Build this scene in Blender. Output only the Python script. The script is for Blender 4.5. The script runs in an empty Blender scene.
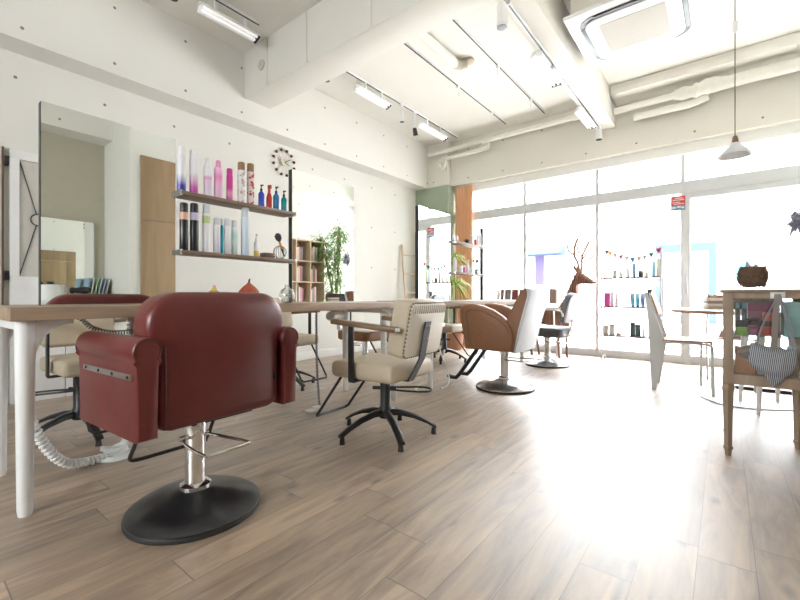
import bpy, bmesh, math, random
from mathutils import Vector, Matrix
random.seed(7)
PI = math.pi
C = bpy.context.scene.collection
V = Vector

# ------------------------------------------------------------------ mesh helpers
class MB:
    def __init__(s): s.bm = bmesh.new()
    def _bev(s, edges, b, seg):
        if b > 0:
            bmesh.ops.bevel(s.bm, geom=edges, offset=b, segments=seg, profile=0.5, affect='EDGES', clamp_overlap=True)
    def box(s, x0, x1, y0, y1, z0, z1, b=0, seg=2, M=None):
        vs = [s.bm.verts.new((x, y, z)) for x in (x0, x1) for y in (y0, y1) for z in (z0, z1)]
        idx = [(0,1,3,2),(4,6,7,5),(0,4,5,1),(2,3,7,6),(0,2,6,4),(1,5,7,3)]
        fs = [s.bm.faces.new([vs[i] for i in f]) for f in idx]
        if M is not None:
            for v in vs: v.co = M @ v.co
        if b > 0: s._bev(list({e for f in fs for e in f.edges}), b, seg)
        return s
    def obox(s, c, size, rz=0, b=0, seg=2, rx=0, ry=0):
        M = Matrix.Translation(c) @ Matrix.Rotation(rz,4,'Z') @ Matrix.Rotation(ry,4,'Y') @ Matrix.Rotation(rx,4,'X')
        a, d, h = [q/2 for q in size]
        return s.box(-a, a, -d, d, -h, h, b, seg, M)
    def tube(s, pts, r, n=10, closed=False, cap=True):
        pts = [V(p) for p in pts]; m = len(pts)
        rs = r if isinstance(r, (list, tuple)) else [r]*m
        rings = []; up = None
        for i, p in enumerate(pts):
            if closed: t = (pts[(i+1) % m]-pts[i-1])
            else: t = pts[min(i+1, m-1)]-pts[max(i-1, 0)]
            if t.length < 1e-9: t = V((0,0,1))
            t.normalize()
            if up is None:
                up = V((0,0,1)) if abs(t.z) < .9 else V((1,0,0))
            a = up - t*up.dot(t)
            if a.length < 1e-6: a = t.orthogonal()
            a.normalize(); up = a; b = t.cross(a)
            rings.append([s.bm.verts.new(p + (a*math.cos(2*PI*k/n)+b*math.sin(2*PI*k/n))*rs[i]) for k in range(n)])
        for i in range(m if closed else m-1):
            A, B = rings[i], rings[(i+1) % m]
            for k in range(n): s.bm.faces.new((A[k], A[(k+1)%n], B[(k+1)%n], B[k]))
        if cap and not closed:
            s.bm.faces.new(rings[0][::-1]); s.bm.faces.new(rings[-1])
        return s
    def cyl(s, p0, p1, r0, r1=None, n=16): return s.tube([p0, p1], [r0, r0 if r1 is None else r1], n)
    def lathe(s, prof, c=(0,0,0), n=24, sx=1, sy=1):
        c = V(c); rings = []
        for r, z in prof:
            if r < 1e-6: rings.append([s.bm.verts.new(c+V((0,0,z)))])
            else: rings.append([s.bm.verts.new(c+V((r*sx*math.cos(2*PI*k/n), r*sy*math.sin(2*PI*k/n), z))) for k in range(n)])
        for A, B in zip(rings, rings[1:]):
            for k in range(n):
                a0, a1 = A[k % len(A)], A[(k+1) % len(A)]; b0, b1 = B[k % len(B)], B[(k+1) % len(B)]
                f = []
                for v in (a0, a1, b1, b0):
                    if v not in f: f.append(v)
                if len(f) > 2:
                    try: s.bm.faces.new(f)
                    except ValueError: pass
        if len(rings[0]) > 1: s.bm.faces.new(rings[0][::-1])
        if len(rings[-1]) > 1: s.bm.faces.new(rings[-1])
        return s
    def prism(s, poly, ax, a0, a1, b=0, seg=3):
        # poly 2D in the two remaining axes, extruded along ax
        def P(p, a):
            if ax == 'x': return (a, p[0], p[1])
            if ax == 'y': return (p[0], a, p[1])
            return (p[0], p[1], a)
        A = [s.bm.verts.new(P(p, a0)) for p in poly]; B = [s.bm.verts.new(P(p, a1)) for p in poly]
        n = len(poly)
        f0 = s.bm.faces.new(A[::-1]); f1 = s.bm.faces.new(B)
        for i in range(n): s.bm.faces.new((A[i], A[(i+1)%n], B[(i+1)%n], B[i]))
        if b > 0: s._bev(list(f0.edges)+list(f1.edges), b, seg)
        return s
    def ball(s, c, r, n=12, sc=(1,1,1)):
        m = max(5, n//2+1)
        prof = [(r*math.sin(PI*i/(m-1)), -r*math.cos(PI*i/(m-1))*sc[2]) for i in range(m)]
        prof[0] = (0, prof[0][1]); prof[-1] = (0, prof[-1][1])
        return s.lathe(prof, c, n, sc[0], sc[1])
    def blade(s, p, d, L, w, droop, n=5):
        p = V(p); d = V(d).normalized(); side = d.cross(V((0,0,1)))
        if side.length < .05: side = V((1,0,0))
        side.normalize(); prev = None
        for i in range(n+1):
            t = i/n
            c = p + d*L*t + V((0,0,-droop*L*t*t))
            ww = w*math.sin(PI*min(.98, .12+.86*t))**.8
            cur = (s.bm.verts.new(c-side*ww/2), s.bm.verts.new(c+V((0,0,ww*.15))), s.bm.verts.new(c+side*ww/2))
            if prev:
                s.bm.faces.new((prev[0], prev[1], cur[1], cur[0])); s.bm.faces.new((prev[1], prev[2], cur[2], cur[1]))
            prev = cur
        return s
    def build(s, name, m, parent=None, smooth=40, matrix=None):
        bmesh.ops.recalc_face_normals(s.bm, faces=s.bm.faces[:])
        me = bpy.data.meshes.new(name); s.bm.to_mesh(me); s.bm.free()
        if smooth:
            me.polygons.foreach_set('use_smooth', [True]*len(me.polygons))
            me.set_sharp_from_angle(angle=math.radians(smooth))
        me.materials.append(m)
        o = bpy.data.objects.new(name, me); C.objects.link(o)
        if parent: o.parent = parent
        if matrix is not None: o.matrix_local = matrix
        return o

def smooth_path(pts, k=6, closed=False):
    pts = [V(p) for p in pts]; out = []; m = len(pts)
    for i in range(m if closed else m-1):
        if closed: p0, p1, p2, p3 = pts[i-1], pts[i], pts[(i+1)%m], pts[(i+2)%m]
        else: p0, p1, p2, p3 = pts[max(i-1,0)], pts[i], pts[i+1], pts[min(i+2,m-1)]
        for j in range(k):
            t = j/k
            out.append(.5*((2*p1)+(-p0+p2)*t+(2*p0-5*p1+4*p2-p3)*t*t+(-p0+3*p1-3*p2+p3)*t**3))
    if not closed: out.append(pts[-1])
    return out
def helix(pts, R, turns_per_m, per=8):
    pts = [V(p) for p in pts]; L = sum((b-a).length for a, b in zip(pts, pts[1:]))
    N = int(L*turns_per_m*per); out = []; up = V((.3,.2,1)).normalized()
    segs = []; acc = 0
    for a, b in zip(pts, pts[1:]): segs.append((acc, a, b)); acc += (b-a).length
    j = 0
    for i in range(N+1):
        q = L*i/N
        while j < len(segs)-1 and q > segs[j+1][0]: j += 1
        s0, a, b = segs[j]; t = (b-a).normalized(); c = a+t*(q-s0)
        u = up-t*up.dot(t); u.normalize(); w = t.cross(u)
        ph = 2*PI*i/per
        out.append(c+(u*math.cos(ph)+w*math.sin(ph))*R)
    return out
def inset(poly, d):
    n = len(poly); out = []
    area = sum(poly[i][0]*poly[(i+1)%n][1]-poly[(i+1)%n][0]*poly[i][1] for i in range(n)); sg = 1 if area > 0 else -1
    for i in range(n):
        a, b, c = V(poly[i-1]), V(poly[i]), V(poly[(i+1)%n])
        e1 = (b-a).normalized(); e2 = (c-b).normalized()
        n1 = V((-e1.y, e1.x))*sg; n2 = V((-e2.y, e2.x))*sg
        m = n1+n2; m.normalize(); k = max(.5, m.dot(n1))
        out.append(tuple(b+m*d/k))
    return out
def cushion(mb, poly, x0, x1, r, bulge=.008, n=5):
    rings = []
    for i in range(n+1):
        a = PI/2*i/n; rings.append((x0+r-r*math.cos(a), r-r*math.sin(a)))
    rings += [(x1-r+(r-(x0+r-x)) if False else x1-(x-x0), d) for x, d in rings[::-1]]
    lo = [[mb.bm.verts.new((x, p[0], p[1])) for p in inset(poly, d)] for x, d in rings]
    pre = [mb.bm.verts.new((x0-.002, p[0], p[1])) for p in inset(poly, r+.004)]
    post = [mb.bm.verts.new((x1+.002, p[0], p[1])) for p in inset(poly, r+.004)]
    lo = [pre]+lo+[post]; m = len(poly)
    for A, B_ in zip(lo, lo[1:]):
        for k in range(m): mb.bm.faces.new((A[k], A[(k+1)%m], B_[(k+1)%m], B_[k]))
    mb.bm.faces.new(lo[0][::-1]); mb.bm.faces.new(lo[-1])
    return mb
def rrect(x0, x1, z0, z1, r, n=5):
    rs = r if isinstance(r, (list, tuple)) else [r]*4   # bl, br, tr, tl
    out = []
    for (cx, cz, a0), q in zip(((x0,z0,PI), (x1,z0,1.5*PI), (x1,z1,0), (x0,z1,.5*PI)), rs):
        sx = 1 if cx == x0 else -1; sz = 1 if cz == z0 else -1
        if q <= 0: out.append((cx, cz)); continue
        for i in range(n+1):
            a = a0+.5*PI*i/n
            out.append((cx+sx*q+q*math.cos(a), cz+sz*q+q*math.sin(a)))
    return out

# ------------------------------------------------------------------ materials
_mats = {}
def mat(name, col, rough=.5, metal=0, var=.04, scale=12, bump=0, spec=.5, coat=0, stretch=(1,1,1), sheen=0):
    if name in _mats: return _mats[name]
    m = bpy.data.materials.new(name); m.use_nodes = True; nt = m.node_tree; N = nt.nodes; L = nt.links
    b = N['Principled BSDF']
    b.inputs['Roughness'].default_value = rough; b.inputs['Metallic'].default_value = metal
    b.inputs['Specular IOR Level'].default_value = spec; b.inputs['Coat Weight'].default_value = coat
    tc = N.new('ShaderNodeTexCoord'); mp = N.new('ShaderNodeMapping'); mp.inputs['Scale'].default_value = stretch
    no = N.new('ShaderNodeTexNoise'); no.inputs['Scale'].default_value = scale; no.inputs['Detail'].default_value = 4
    L.new(tc.outputs['Object'], mp.inputs['Vector']); L.new(mp.outputs[0], no.inputs['Vector'])
    mx = N.new('ShaderNodeMix'); mx.data_type = 'RGBA'
    mx.inputs['A'].default_value = tuple(max(0, c*(1-var*2.5)) for c in col)+(1,)
    mx.inputs['B'].default_value = tuple(min(1, c*(1+var*2.5)) for c in col)+(1,)
    L.new(no.outputs['Fac'], mx.inputs['Factor']); L.new(mx.outputs['Result'], b.inputs['Base Color'])
    if bump:
        bp = N.new('ShaderNodeBump'); bp.inputs['Strength'].default_value = bump; bp.inputs['Distance'].default_value = .01
        L.new(no.outputs['Fac'], bp.inputs['Height']); L.new(bp.outputs[0], b.inputs['Normal'])
    _mats[name] = m
    return m
def math_node(nt, op, a, b=None, c=None):
    n = nt.nodes.new('ShaderNodeMath'); n.operation = op
    for i, v in enumerate((a, b, c)):
        if v is None: continue
        if isinstance(v, (int, float)): n.inputs[i].default_value = v
        else: nt.links.new(v, n.inputs[i])
    return n.outputs[0]
def dotted(name, col, axis, p0, sp, z0, sz, rough=.85):
    """painted concrete with a grid of small brown tie-holes"""
    m = mat(name, col, rough, var=.012, scale=1.6, bump=.0)
    nt = m.node_tree; N = nt.nodes; L = nt.links; b = N['Principled BSDF']
    tc = N.new('ShaderNodeTexCoord'); sx = N.new('ShaderNodeSeparateXYZ'); L.new(tc.outputs['Object'], sx.inputs[0])
    h = sx.outputs[axis]; z = sx.outputs['Z']
    def cell(v, o, s):
        q = math_node(nt, 'DIVIDE', math_node(nt, 'SUBTRACT', v, o), s)
        q = math_node(nt, 'SUBTRACT', q, math_node(nt, 'ROUND', q)); return math_node(nt, 'MULTIPLY', q, s)
    a = cell(h, p0, sp); c = cell(z, z0, sz)
    d = math_node(nt, 'SQRT', math_node(nt, 'ADD', math_node(nt, 'MULTIPLY', a, a), math_node(nt, 'MULTIPLY', c, c)))
    mask = math_node(nt, 'LESS_THAN', d, .012)
    mx = N.new('ShaderNodeMix'); mx.data_type = 'RGBA'; mx.inputs['B'].default_value = (.30,.23,.15,1)
    src = b.inputs['Base Color'].links[0].from_socket
    L.new(mask, mx.inputs['Factor']); L.new(src, mx.inputs['A']); L.new(mx.outputs['Result'], b.inputs['Base Color'])
    n2 = N.new('ShaderNodeTexNoise'); n2.inputs['Scale'].default_value = 9; n2.inputs['Detail'].default_value = 6
    L.new(tc.outputs['Object'], n2.inputs['Vector'])
    bp = N.new('ShaderNodeBump'); bp.inputs['Strength'].default_value = .12; bp.inputs['Distance'].default_value = .02
    L.new(n2.outputs['Fac'], bp.inputs['Height']); L.new(bp.outputs[0], b.inputs['Normal'])
    return m
def wood(name, c1, c2, rough=.45, axis='Y', scale=6, spec=.4):
    if name in _mats: return _mats[name]
    m = bpy.data.materials.new(name); m.use_nodes = True; nt = m.node_tree; N = nt.nodes; L = nt.links
    b = N['Principled BSDF']; b.inputs['Roughness'].default_value = rough; b.inputs['Specular IOR Level'].default_value = spec
    tc = N.new('ShaderNodeTexCoord'); mp = N.new('ShaderNodeMapping')
    s = {'X': (.12,1,1), 'Y': (1,.12,1), 'Z': (1,1,.12)}[axis]; mp.inputs['Scale'].default_value = tuple(q*scale for q in s)
    no = N.new('ShaderNodeTexNoise'); no.inputs['Scale'].default_value = 3; no.inputs['Detail'].default_value = 7; no.inputs['Distortion'].default_value = .8
    L.new(tc.outputs['Object'], mp.inputs[0]); L.new(mp.outputs[0], no.inputs['Vector'])
    cr = N.new('ShaderNodeValToRGB'); cr.color_ramp.elements[0].position = .32; cr.color_ramp.elements[1].position = .7
    cr.color_ramp.elements[0].color = c2+(1,); cr.color_ramp.elements[1].color = c1+(1,)
    L.new(no.outputs['Fac'], cr.inputs[0]); L.new(cr.outputs[0], b.inputs['Base Color'])
    bp = N.new('ShaderNodeBump'); bp.inputs['Strength'].default_value = .1; bp.inputs['Distance'].default_value = .005
    L.new(no.outputs['Fac'], bp.inputs['Height']); L.new(bp.outputs[0], b.inputs['Normal'])
    _mats[name] = m; return m
def floor_mat():
    m = bpy.data.materials.new('floor_planks'); m.use_nodes = True; nt = m.node_tree; N = nt.nodes; L = nt.links
    b = N['Principled BSDF']
    tc = N.new('ShaderNodeTexCoord'); sx = N.new('ShaderNodeSeparateXYZ'); L.new(tc.outputs['Object'], sx.inputs[0])
    W = .142; LEN = .92
    q = math_node(nt, 'DIVIDE', math_node(nt, 'ADD', sx.outputs['X'], .066), W)
    row = math_node(nt, 'FLOOR', q); fx = math_node(nt, 'SUBTRACT', q, row)
    wn = N.new('ShaderNodeTexWhiteNoise'); wn.noise_dimensions = '1D'; L.new(row, wn.inputs['W'])
    yy = math_node(nt, 'ADD', math_node(nt, 'DIVIDE', sx.outputs['Y'], LEN), math_node(nt, 'MULTIPLY', wn.outputs['Value'], 7.3))
    col = math_node(nt, 'FLOOR', yy); fy = math_node(nt, 'SUBTRACT', yy, col)
    ex = math_node(nt, 'MULTIPLY', math_node(nt, 'MINIMUM', fx, math_node(nt, 'SUBTRACT', 1, fx)), W)
    ey = math_node(nt, 'MULTIPLY', math_node(nt, 'MINIMUM', fy, math_node(nt, 'SUBTRACT', 1, fy)), LEN)
    seam = math_node(nt, 'MAXIMUM', math_node(nt, 'LESS_THAN', ex, .0011), math_node(nt, 'LESS_THAN', ey, .0018))
    cb = N.new('ShaderNodeCombineXYZ'); L.new(row, cb.inputs[0]); L.new(col, cb.inputs[1])
    w2 = N.new('ShaderNodeTexWhiteNoise'); w2.noise_dimensions = '3D'; L.new(cb.outputs[0], w2.inputs['Vector'])
    # grain, shifted per plank
    off = N.new('ShaderNodeVectorMath'); off.operation = 'MULTIPLY_ADD'
    L.new(w2.outputs['Color'], off.inputs[0]); off.inputs[1].default_value = (9,9,9); L.new(tc.outputs['Object'], off.inputs[2])
    mp = N.new('ShaderNodeMapping'); mp.inputs['Scale'].default_value = (14, 1.7, 1); L.new(off.outputs[0], mp.inputs[0])
    n1 = N.new('ShaderNodeTexNoise'); n1.inputs['Scale'].default_value = 1.0; n1.inputs['Detail'].default_value = 8; n1.inputs['Roughness'].default_value = .62; n1.inputs['Distortion'].default_value = .9
    L.new(mp.outputs[0], n1.inputs['Vector'])
    cr = N.new('ShaderNodeValToRGB'); e = cr.color_ramp.elements
    e[0].position = .30; e[0].color = (.115,.072,.042,1); e[1].position = .66; e[1].color = (.42,.30,.195,1)
    x = e.new(.47); x.color = (.27,.187,.118,1)
    L.new(n1.outputs['Fac'], cr.inputs[0])
    # knots
    mk = N.new('ShaderNodeMapping'); mk.inputs['Scale'].default_value = (7, 3.2, 1); L.new(off.outputs[0], mk.inputs[0])
    vo = N.new('ShaderNodeTexVoronoi'); vo.inputs['Scale'].default_value = 1.0; L.new(mk.outputs[0], vo.inputs['Vector'])
    kn = N.new('ShaderNodeMapRange'); kn.inputs['From Min'].default_value = .05; kn.inputs['From Max'].default_value = .17; kn.inputs['To Min'].default_value = .35; kn.inputs['To Max'].default_value = 1
    L.new(vo.outputs['Distance'], kn.inputs['Value'])
    tone = math_node(nt, 'MULTIPLY', math_node(nt, 'ADD', math_node(nt, 'MULTIPLY', w2.outputs['Value'], .32), .84), kn.outputs[0])
    tone = math_node(nt, 'MULTIPLY', tone, math_node(nt, 'SUBTRACT', 1, math_node(nt, 'MULTIPLY', seam, .72)))
    mx = N.new('ShaderNodeMix'); mx.data_type = 'RGBA'; mx.blend_type = 'MULTIPLY'; mx.inputs['Factor'].default_value = 1
    L.new(cr.outputs[0], mx.inputs['A']); cmb = N.new('ShaderNodeCombineColor')
    for i in range(3): L.new(tone, cmb.inputs[i])
    L.new(cmb.outputs[0], mx.inputs['B']); L.new(mx.outputs['Result'], b.inputs['Base Color'])
    r = N.new('ShaderNodeMapRange'); r.inputs['To Min'].default_value = .33; r.inputs['To Max'].default_value = .50
    L.new(n1.outputs['Fac'], r.inputs['Value']); L.new(r.outputs[0], b.inputs['Roughness'])
    b.inputs['Specular IOR Level'].default_value = 1.0; b.inputs['Coat Weight'].default_value = 1.0; b.inputs['Coat Roughness'].default_value = .6; b.inputs['Coat IOR'].default_value = 1.75
    bp = N.new('ShaderNodeBump'); bp.inputs['Strength'].default_value = .25; bp.inputs['Distance'].default_value = .003
    hh = math_node(nt, 'SUBTRACT', math_node(nt, 'MULTIPLY', n1.outputs['Fac'], .5), seam)
    L.new(hh, bp.inputs['Height']); L.new(bp.outputs[0], b.inputs['Normal'])
    return m
def glass_mat(name, tint=(1,1,1), gloss=.1, rough=.02):
    if name in _mats: return _mats[name]
    m = bpy.data.materials.new(name); m.use_nodes = True; nt = m.node_tree; N = nt.nodes; L = nt.links
    N.remove(N['Principled BSDF']); out = N['Material Output']
    t = N.new('ShaderNodeBsdfTransparent'); t.inputs[0].default_value = tint+(1,)
    g = N.new('ShaderNodeBsdfGlossy'); g.inputs['Roughness'].default_value = rough
    lw = N.new('ShaderNodeFresnel'); lw.inputs['IOR'].default_value = 1.45
    f = math_node(nt, 'ADD', math_node(nt, 'MULTIPLY', lw.outputs[0], .6), gloss*.2)
    mx = N.new('ShaderNodeMixShader'); L.new(f, mx.inputs[0]); L.new(t.outputs[0], mx.inputs[1]); L.new(g.outputs[0], mx.inputs[2])
    L.new(mx.outputs[0], out.inputs['Surface'])
    _mats[name] = m; return m
def emit_mat(name, col, s):
    m = bpy.data.materials.new(name); m.use_nodes = True; b = m.node_tree.nodes['Principled BSDF']
    b.inputs['Base Color'].default_value = col+(1,); b.inputs['Emission Color'].default_value = col+(1,); b.inputs['Emission Strength'].default_value = s
    return m
def grad_mat(name, stops, rough=.3):
    """printed can: colour bands along the height (generated z)"""
    m = bpy.data.materials.new(name); m.use_nodes = True; nt = m.node_tree; N = nt.nodes; L = nt.links
    b = N['Principled BSDF']; b.inputs['Roughness'].default_value = rough
    tc = N.new('ShaderNodeTexCoord'); sx = N.new('ShaderNodeSeparateXYZ'); L.new(tc.outputs['Generated'], sx.inputs[0])
    cr = N.new('ShaderNodeValToRGB'); e = cr.color_ramp.elements
    e[0].position = stops[0][0]; e[0].color = stops[0][1]+(1,); e[1].position = stops[-1][0]; e[1].color = stops[-1][1]+(1,)
    for p, c in stops[1:-1]: q = e.new(p); q.color = c+(1,)
    L.new(sx.outputs['Z'], cr.inputs[0]); L.new(cr.outputs[0], b.inputs['Base Color'])
    return m
def floral_mat(name, base, spot, lo=.0, hi=.75):
    m = bpy.data.materials.new(name); m.use_nodes = True; nt = m.node_tree; N = nt.nodes; L = nt.links
    b = N['Principled BSDF']; b.inputs['Roughness'].default_value = .35
    tc = N.new('ShaderNodeTexCoord'); vo = N.new('ShaderNodeTexVoronoi'); vo.inputs['Scale'].default_value = 48
    L.new(tc.outputs['Object'], vo.inputs['Vector'])
    cr = N.new('ShaderNodeValToRGB'); cr.color_ramp.elements[0].position = .38; cr.color_ramp.elements[0].color = spot+(1,)
    cr.color_ramp.elements[1].position = .5; cr.color_ramp.elements[1].color = base+(1,)
    L.new(vo.outputs['Distance'], cr.inputs[0]); L.new(cr.outputs[0], b.inputs['Base Color'])
    return m
def stripe_mat(name, c1, c2, scale=48):
    m = bpy.data.materials.new(name); m.use_nodes = True; nt = m.node_tree; N = nt.nodes; L = nt.links
    b = N['Principled BSDF']; b.inputs['Roughness'].default_value = .9
    tc = N.new('ShaderNodeTexCoord'); mp = N.new('ShaderNodeMapping'); mp.inputs['Rotation'].default_value = (0,.12,0)
    L.new(tc.outputs['Object'], mp.inputs[0])
    wv = N.new('ShaderNodeTexWave'); wv.inputs['Scale'].default_value = scale; wv.inputs['Distortion'].default_value = .6; wv.bands_direction = 'X'
    L.new(mp.outputs[0], wv.inputs['Vector'])
    w2 = N.new('ShaderNodeTexWave'); w2.inputs['Scale'].default_value = scale*.9; w2.bands_direction = 'Z'; L.new(mp.outputs[0], w2.inputs['Vector'])
    f = math_node(nt, 'ADD', math_node(nt, 'MULTIPLY', wv.outputs['Fac'], .8), math_node(nt, 'MULTIPLY', w2.outputs['Fac'], .12))
    cr = N.new('ShaderNodeValToRGB'); cr.color_ramp.elements[0].position = .36; cr.color_ramp.elements[0].color = c1+(1,); cr.color_ramp.elements[1].position = .56; cr.color_ramp.elements[1].color = c2+(1,)
    L.new(f, cr.inputs[0]); L.new(cr.outputs[0], b.inputs['Base Color'])
    return m

WALL = (.80,.785,.735)
wall_l = dotted('painted_concrete_left', WALL, 'Y', .05, .583, 1.9, .622)
wall_u = dotted('painted_concrete_upper', WALL, 'Y', .05, .583, 2.80, .472)  # portal that samples the sky through the added window
wall_w = dotted('painted_concrete_window', (.78,.75,.68), 'X', .335, .61, 2.80, .477)
ceil_m = mat('ceiling_paint', (.82,.80,.74), .9, var=.02, scale=2, bump=.1)
white_p = mat('white_paint', (.82,.81,.78), .5, var=.01)
white_g = mat('white_gloss_enamel', (.85,.85,.84), .3, var=.01)
plastic_w = mat('white_plastic', (.83,.83,.82), .35, var=.01)
green_p = mat('sage_green_paint', (.36,.42,.31), .8, var=.03, scale=3)
frame_w = mat('window_frame_aluminium', (.62,.63,.65), .45, var=.01)
red_l = mat('red_leather', (.135,.020,.018), .36, var=.13, scale=7, bump=.06, spec=.5, coat=.12)
red_pipe = mat('dark_red_piping', (.09,.016,.016), .4)
beige_l = mat('beige_vinyl', (.52,.44,.32), .5, var=.05, scale=9, bump=.03)
cream_l = mat('cream_vinyl', (.80,.76,.67), .5, var=.03, scale=9)
tan_l = mat('tan_vinyl', (.27,.125,.06), .5, var=.06, scale=40, bump=.03)
tan_dk = mat('tan_piping', (.17,.08,.04), .5)
grey_l = mat('charcoal_vinyl', (.12,.13,.15), .45, var=.06)
ltgrey_l = mat('pale_grey_vinyl', (.62,.64,.68), .5, var=.03)
chrome = mat('chrome', (.82,.82,.83), .12, 1, var=.01)
steel = mat('brushed_steel', (.55,.55,.55), .3, 1, var=.05)
black_m = mat('black_metal', (.018,.018,.02), .38, 0, var=.05)
black_gl = mat('black_enamel', (.012,.012,.013), .3, 0, var=.05, coat=.2)
black_r = mat('black_rubber', (.02,.02,.02), .6)
dark_plate = mat('dark_grey_plate', (.07,.07,.08), .4, .3)
brass = mat('brass_stud', (.25,.19,.12), .35, 1)
table_w = wood('oak_table_wood', (.40,.29,.20), (.24,.165,.11), .4, 'Y', 5)
arm_w = wood('walnut_arm_wood', (.26,.17,.10), (.13,.08,.045), .4, 'X', 12)
shelf_w = wood('shelf_wood', (.34,.25,.19), (.20,.14,.10), .5, 'Y', 6)
cab_w = wood('taupe_cabinet_wood', (.42,.32,.235), (.31,.23,.165), .55, 'Z', 6)
pale_w = wood('pale_pine_wood', (.76,.60,.43), (.62,.46,.31), .5, 'Z', 5)
closet_w = wood('closet_oak_veneer', (.42,.29,.17), (.33,.22,.125), .5, 'Z', 2.5)
rack_w = wood('rack_shelf_wood', (.22,.13,.10), (.12,.07,.05), .5, 'X', 8)
chair_w = wood('chair_wood', (.45,.24,.12), (.3,.15,.07), .4, 'X', 8)
deer_m = wood('deer_board', (.31,.14,.085), (.22,.095,.055), .6, 'Z', 4)
mirror_m = mat('mirror_silver', (.90,.93,.90), .008, 1, var=0)
glass = glass_mat('clear_glass')
coil_w = mat('white_coil_plastic', (.82,.82,.80), .4)
coil_k = mat('grey_coil_plastic', (.12,.12,.13), .4)
tubeE = emit_mat('fluorescent_tube_glow', (1,.99,.97), .12)
curtain_m = mat('orange_curtain_cloth', (.85,.50,.30), .9, var=.05, scale=6, stretch=(8,8,.4))
leaf_m = mat('green_leaf', (.13,.26,.05), .5, var=.18, scale=20)
leaf_y = mat('yellow_green_leaf', (.34,.45,.12), .5, var=.15, scale=20)
soil = mat('dark_soil', (.05,.035,.025), .9)
terra = mat('terracotta', (.42,.20,.12), .7)

# ------------------------------------------------------------------ object helpers
def tag(o, label=None, cat=None, group=None, kind=None):
    if label: o['label'] = label
    if cat: o['category'] = cat
    if group: o['group'] = group
    if kind: o['kind'] = kind
    return o
def empty(name, loc=(0,0,0), rz=0, label=None, cat=None, group=None, kind=None):
    o = bpy.data.objects.new(name, None); C.objects.link(o); o.empty_display_size = .1
    o.location = loc; o.rotation_euler = (0,0,rz)
    return tag(o, label, cat, group, kind)
def struct(name, mb, m, label=None, parent=None, smooth=30):
    o = mb.build(name, m, parent, smooth)
    if parent is None: tag(o, label, None, None, 'structure')
    return o
def kids(o): return [c for c in bpy.data.objects if c.parent == o]
def dup(root, loc, rz, label, group=None, name=None):
    def rec(o, par):
        c = o.copy(); C.objects.link(c)
        if par is not None: c.parent = par
        for k in kids(o): rec(k, c)
        return c
    c = rec(root, None); c.location = loc; c.rotation_euler = (0,0,rz); c['label'] = label
    if group: c['group'] = group
    return c

# ================================================================== ROOM
XL, XLU, XR, XRU = -4.3, -4.05, 1.5, 1.2
YW, YB, ZC, ZS = 6.17, -2.6, 3.45, 2.71
struct('floor', MB().box(XL-.15, XR+.15, YB-.15, YW+.10, -.12, 0), floor_mat(), 'grey-brown wood plank floor of the salon', smooth=0)
struct('ceiling', MB().box(XL-.15, XR+.15, YB-.15, YW+.05, ZC, ZC+.15), ceil_m, 'white painted concrete ceiling')
struct('wall_left', MB().box(XL-.15, XL, YB-.15, YW+.05, 0, ZC), wall_l, 'long white painted concrete wall behind the mirrors')
struct('trim_1', MB().box(XL, XLU, YB, YW-.001, ZS, ZC), wall_u, 'thick white concrete band along the top of the long wall')
struct('wall_right', MB().box(XR, XR+.15, YB-.15, YW+.05, 0, ZC), wall_l, 'white wall opposite the mirrors')
struct('trim_2', MB().box(XRU, XR, YB, YW-.001, ZS, ZC), wall_u, 'thick concrete band along the top of the opposite wall')
BX0, BX1, BZ0, BZ1 = -2.2, -.4, 1.1, 2.2  # opening for the added fill-light window
struct('wall_back', MB().box(XL, BX0, YB-.15, YB, 0, ZC).box(BX1, XR, YB-.15, YB, 0, ZC).box(BX0, BX1, YB-.15, YB, 0, BZ0).box(BX0, BX1, YB-.15, YB, BZ1, ZC), mat('back_wall_paint', WALL, .85, var=.01), 'white wall behind the viewer')
struct('wall_window', MB().box(XLU, XRU, 6.02, YW+.12, ZS, ZC), wall_w, 'cream concrete wall above the shop window with tie holes')
struct('trim_3', MB().box(XLU, XRU, 2.41, 2.73, 2.96, ZC, .004), ceil_m, 'wide white ceiling beam crossing the room')
struct('trim_4', MB().box(-1.35, -1.12, 2.73, 6.02, 3.065, ZC, .004), ceil_m, 'white ceiling beam running towards the window')
struct('trim_5', MB().box(XL, -3.63, 5.88, YW+.05, 0, ZS), green_p, 'sage green corner pillar beside the window')
struct('trim_6', MB().box(XLU, -3.66, 5.9, 6.02, ZS, ZC), wall_w, 'cream pillar top above the sage green part')
# thin joints on the pillar face
struct('baseboard_left', MB().box(XL, XL+.015, .95, 5.88, 0, .1, .003), white_p, 'white baseboard of the long wall')
struct('trim_7', MB().box(.63, XR, 1.72, 3.5, 0, ZC), mat('closet_block_paint', WALL, .85, var=.01), 'white wall block around the oak closet')

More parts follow.
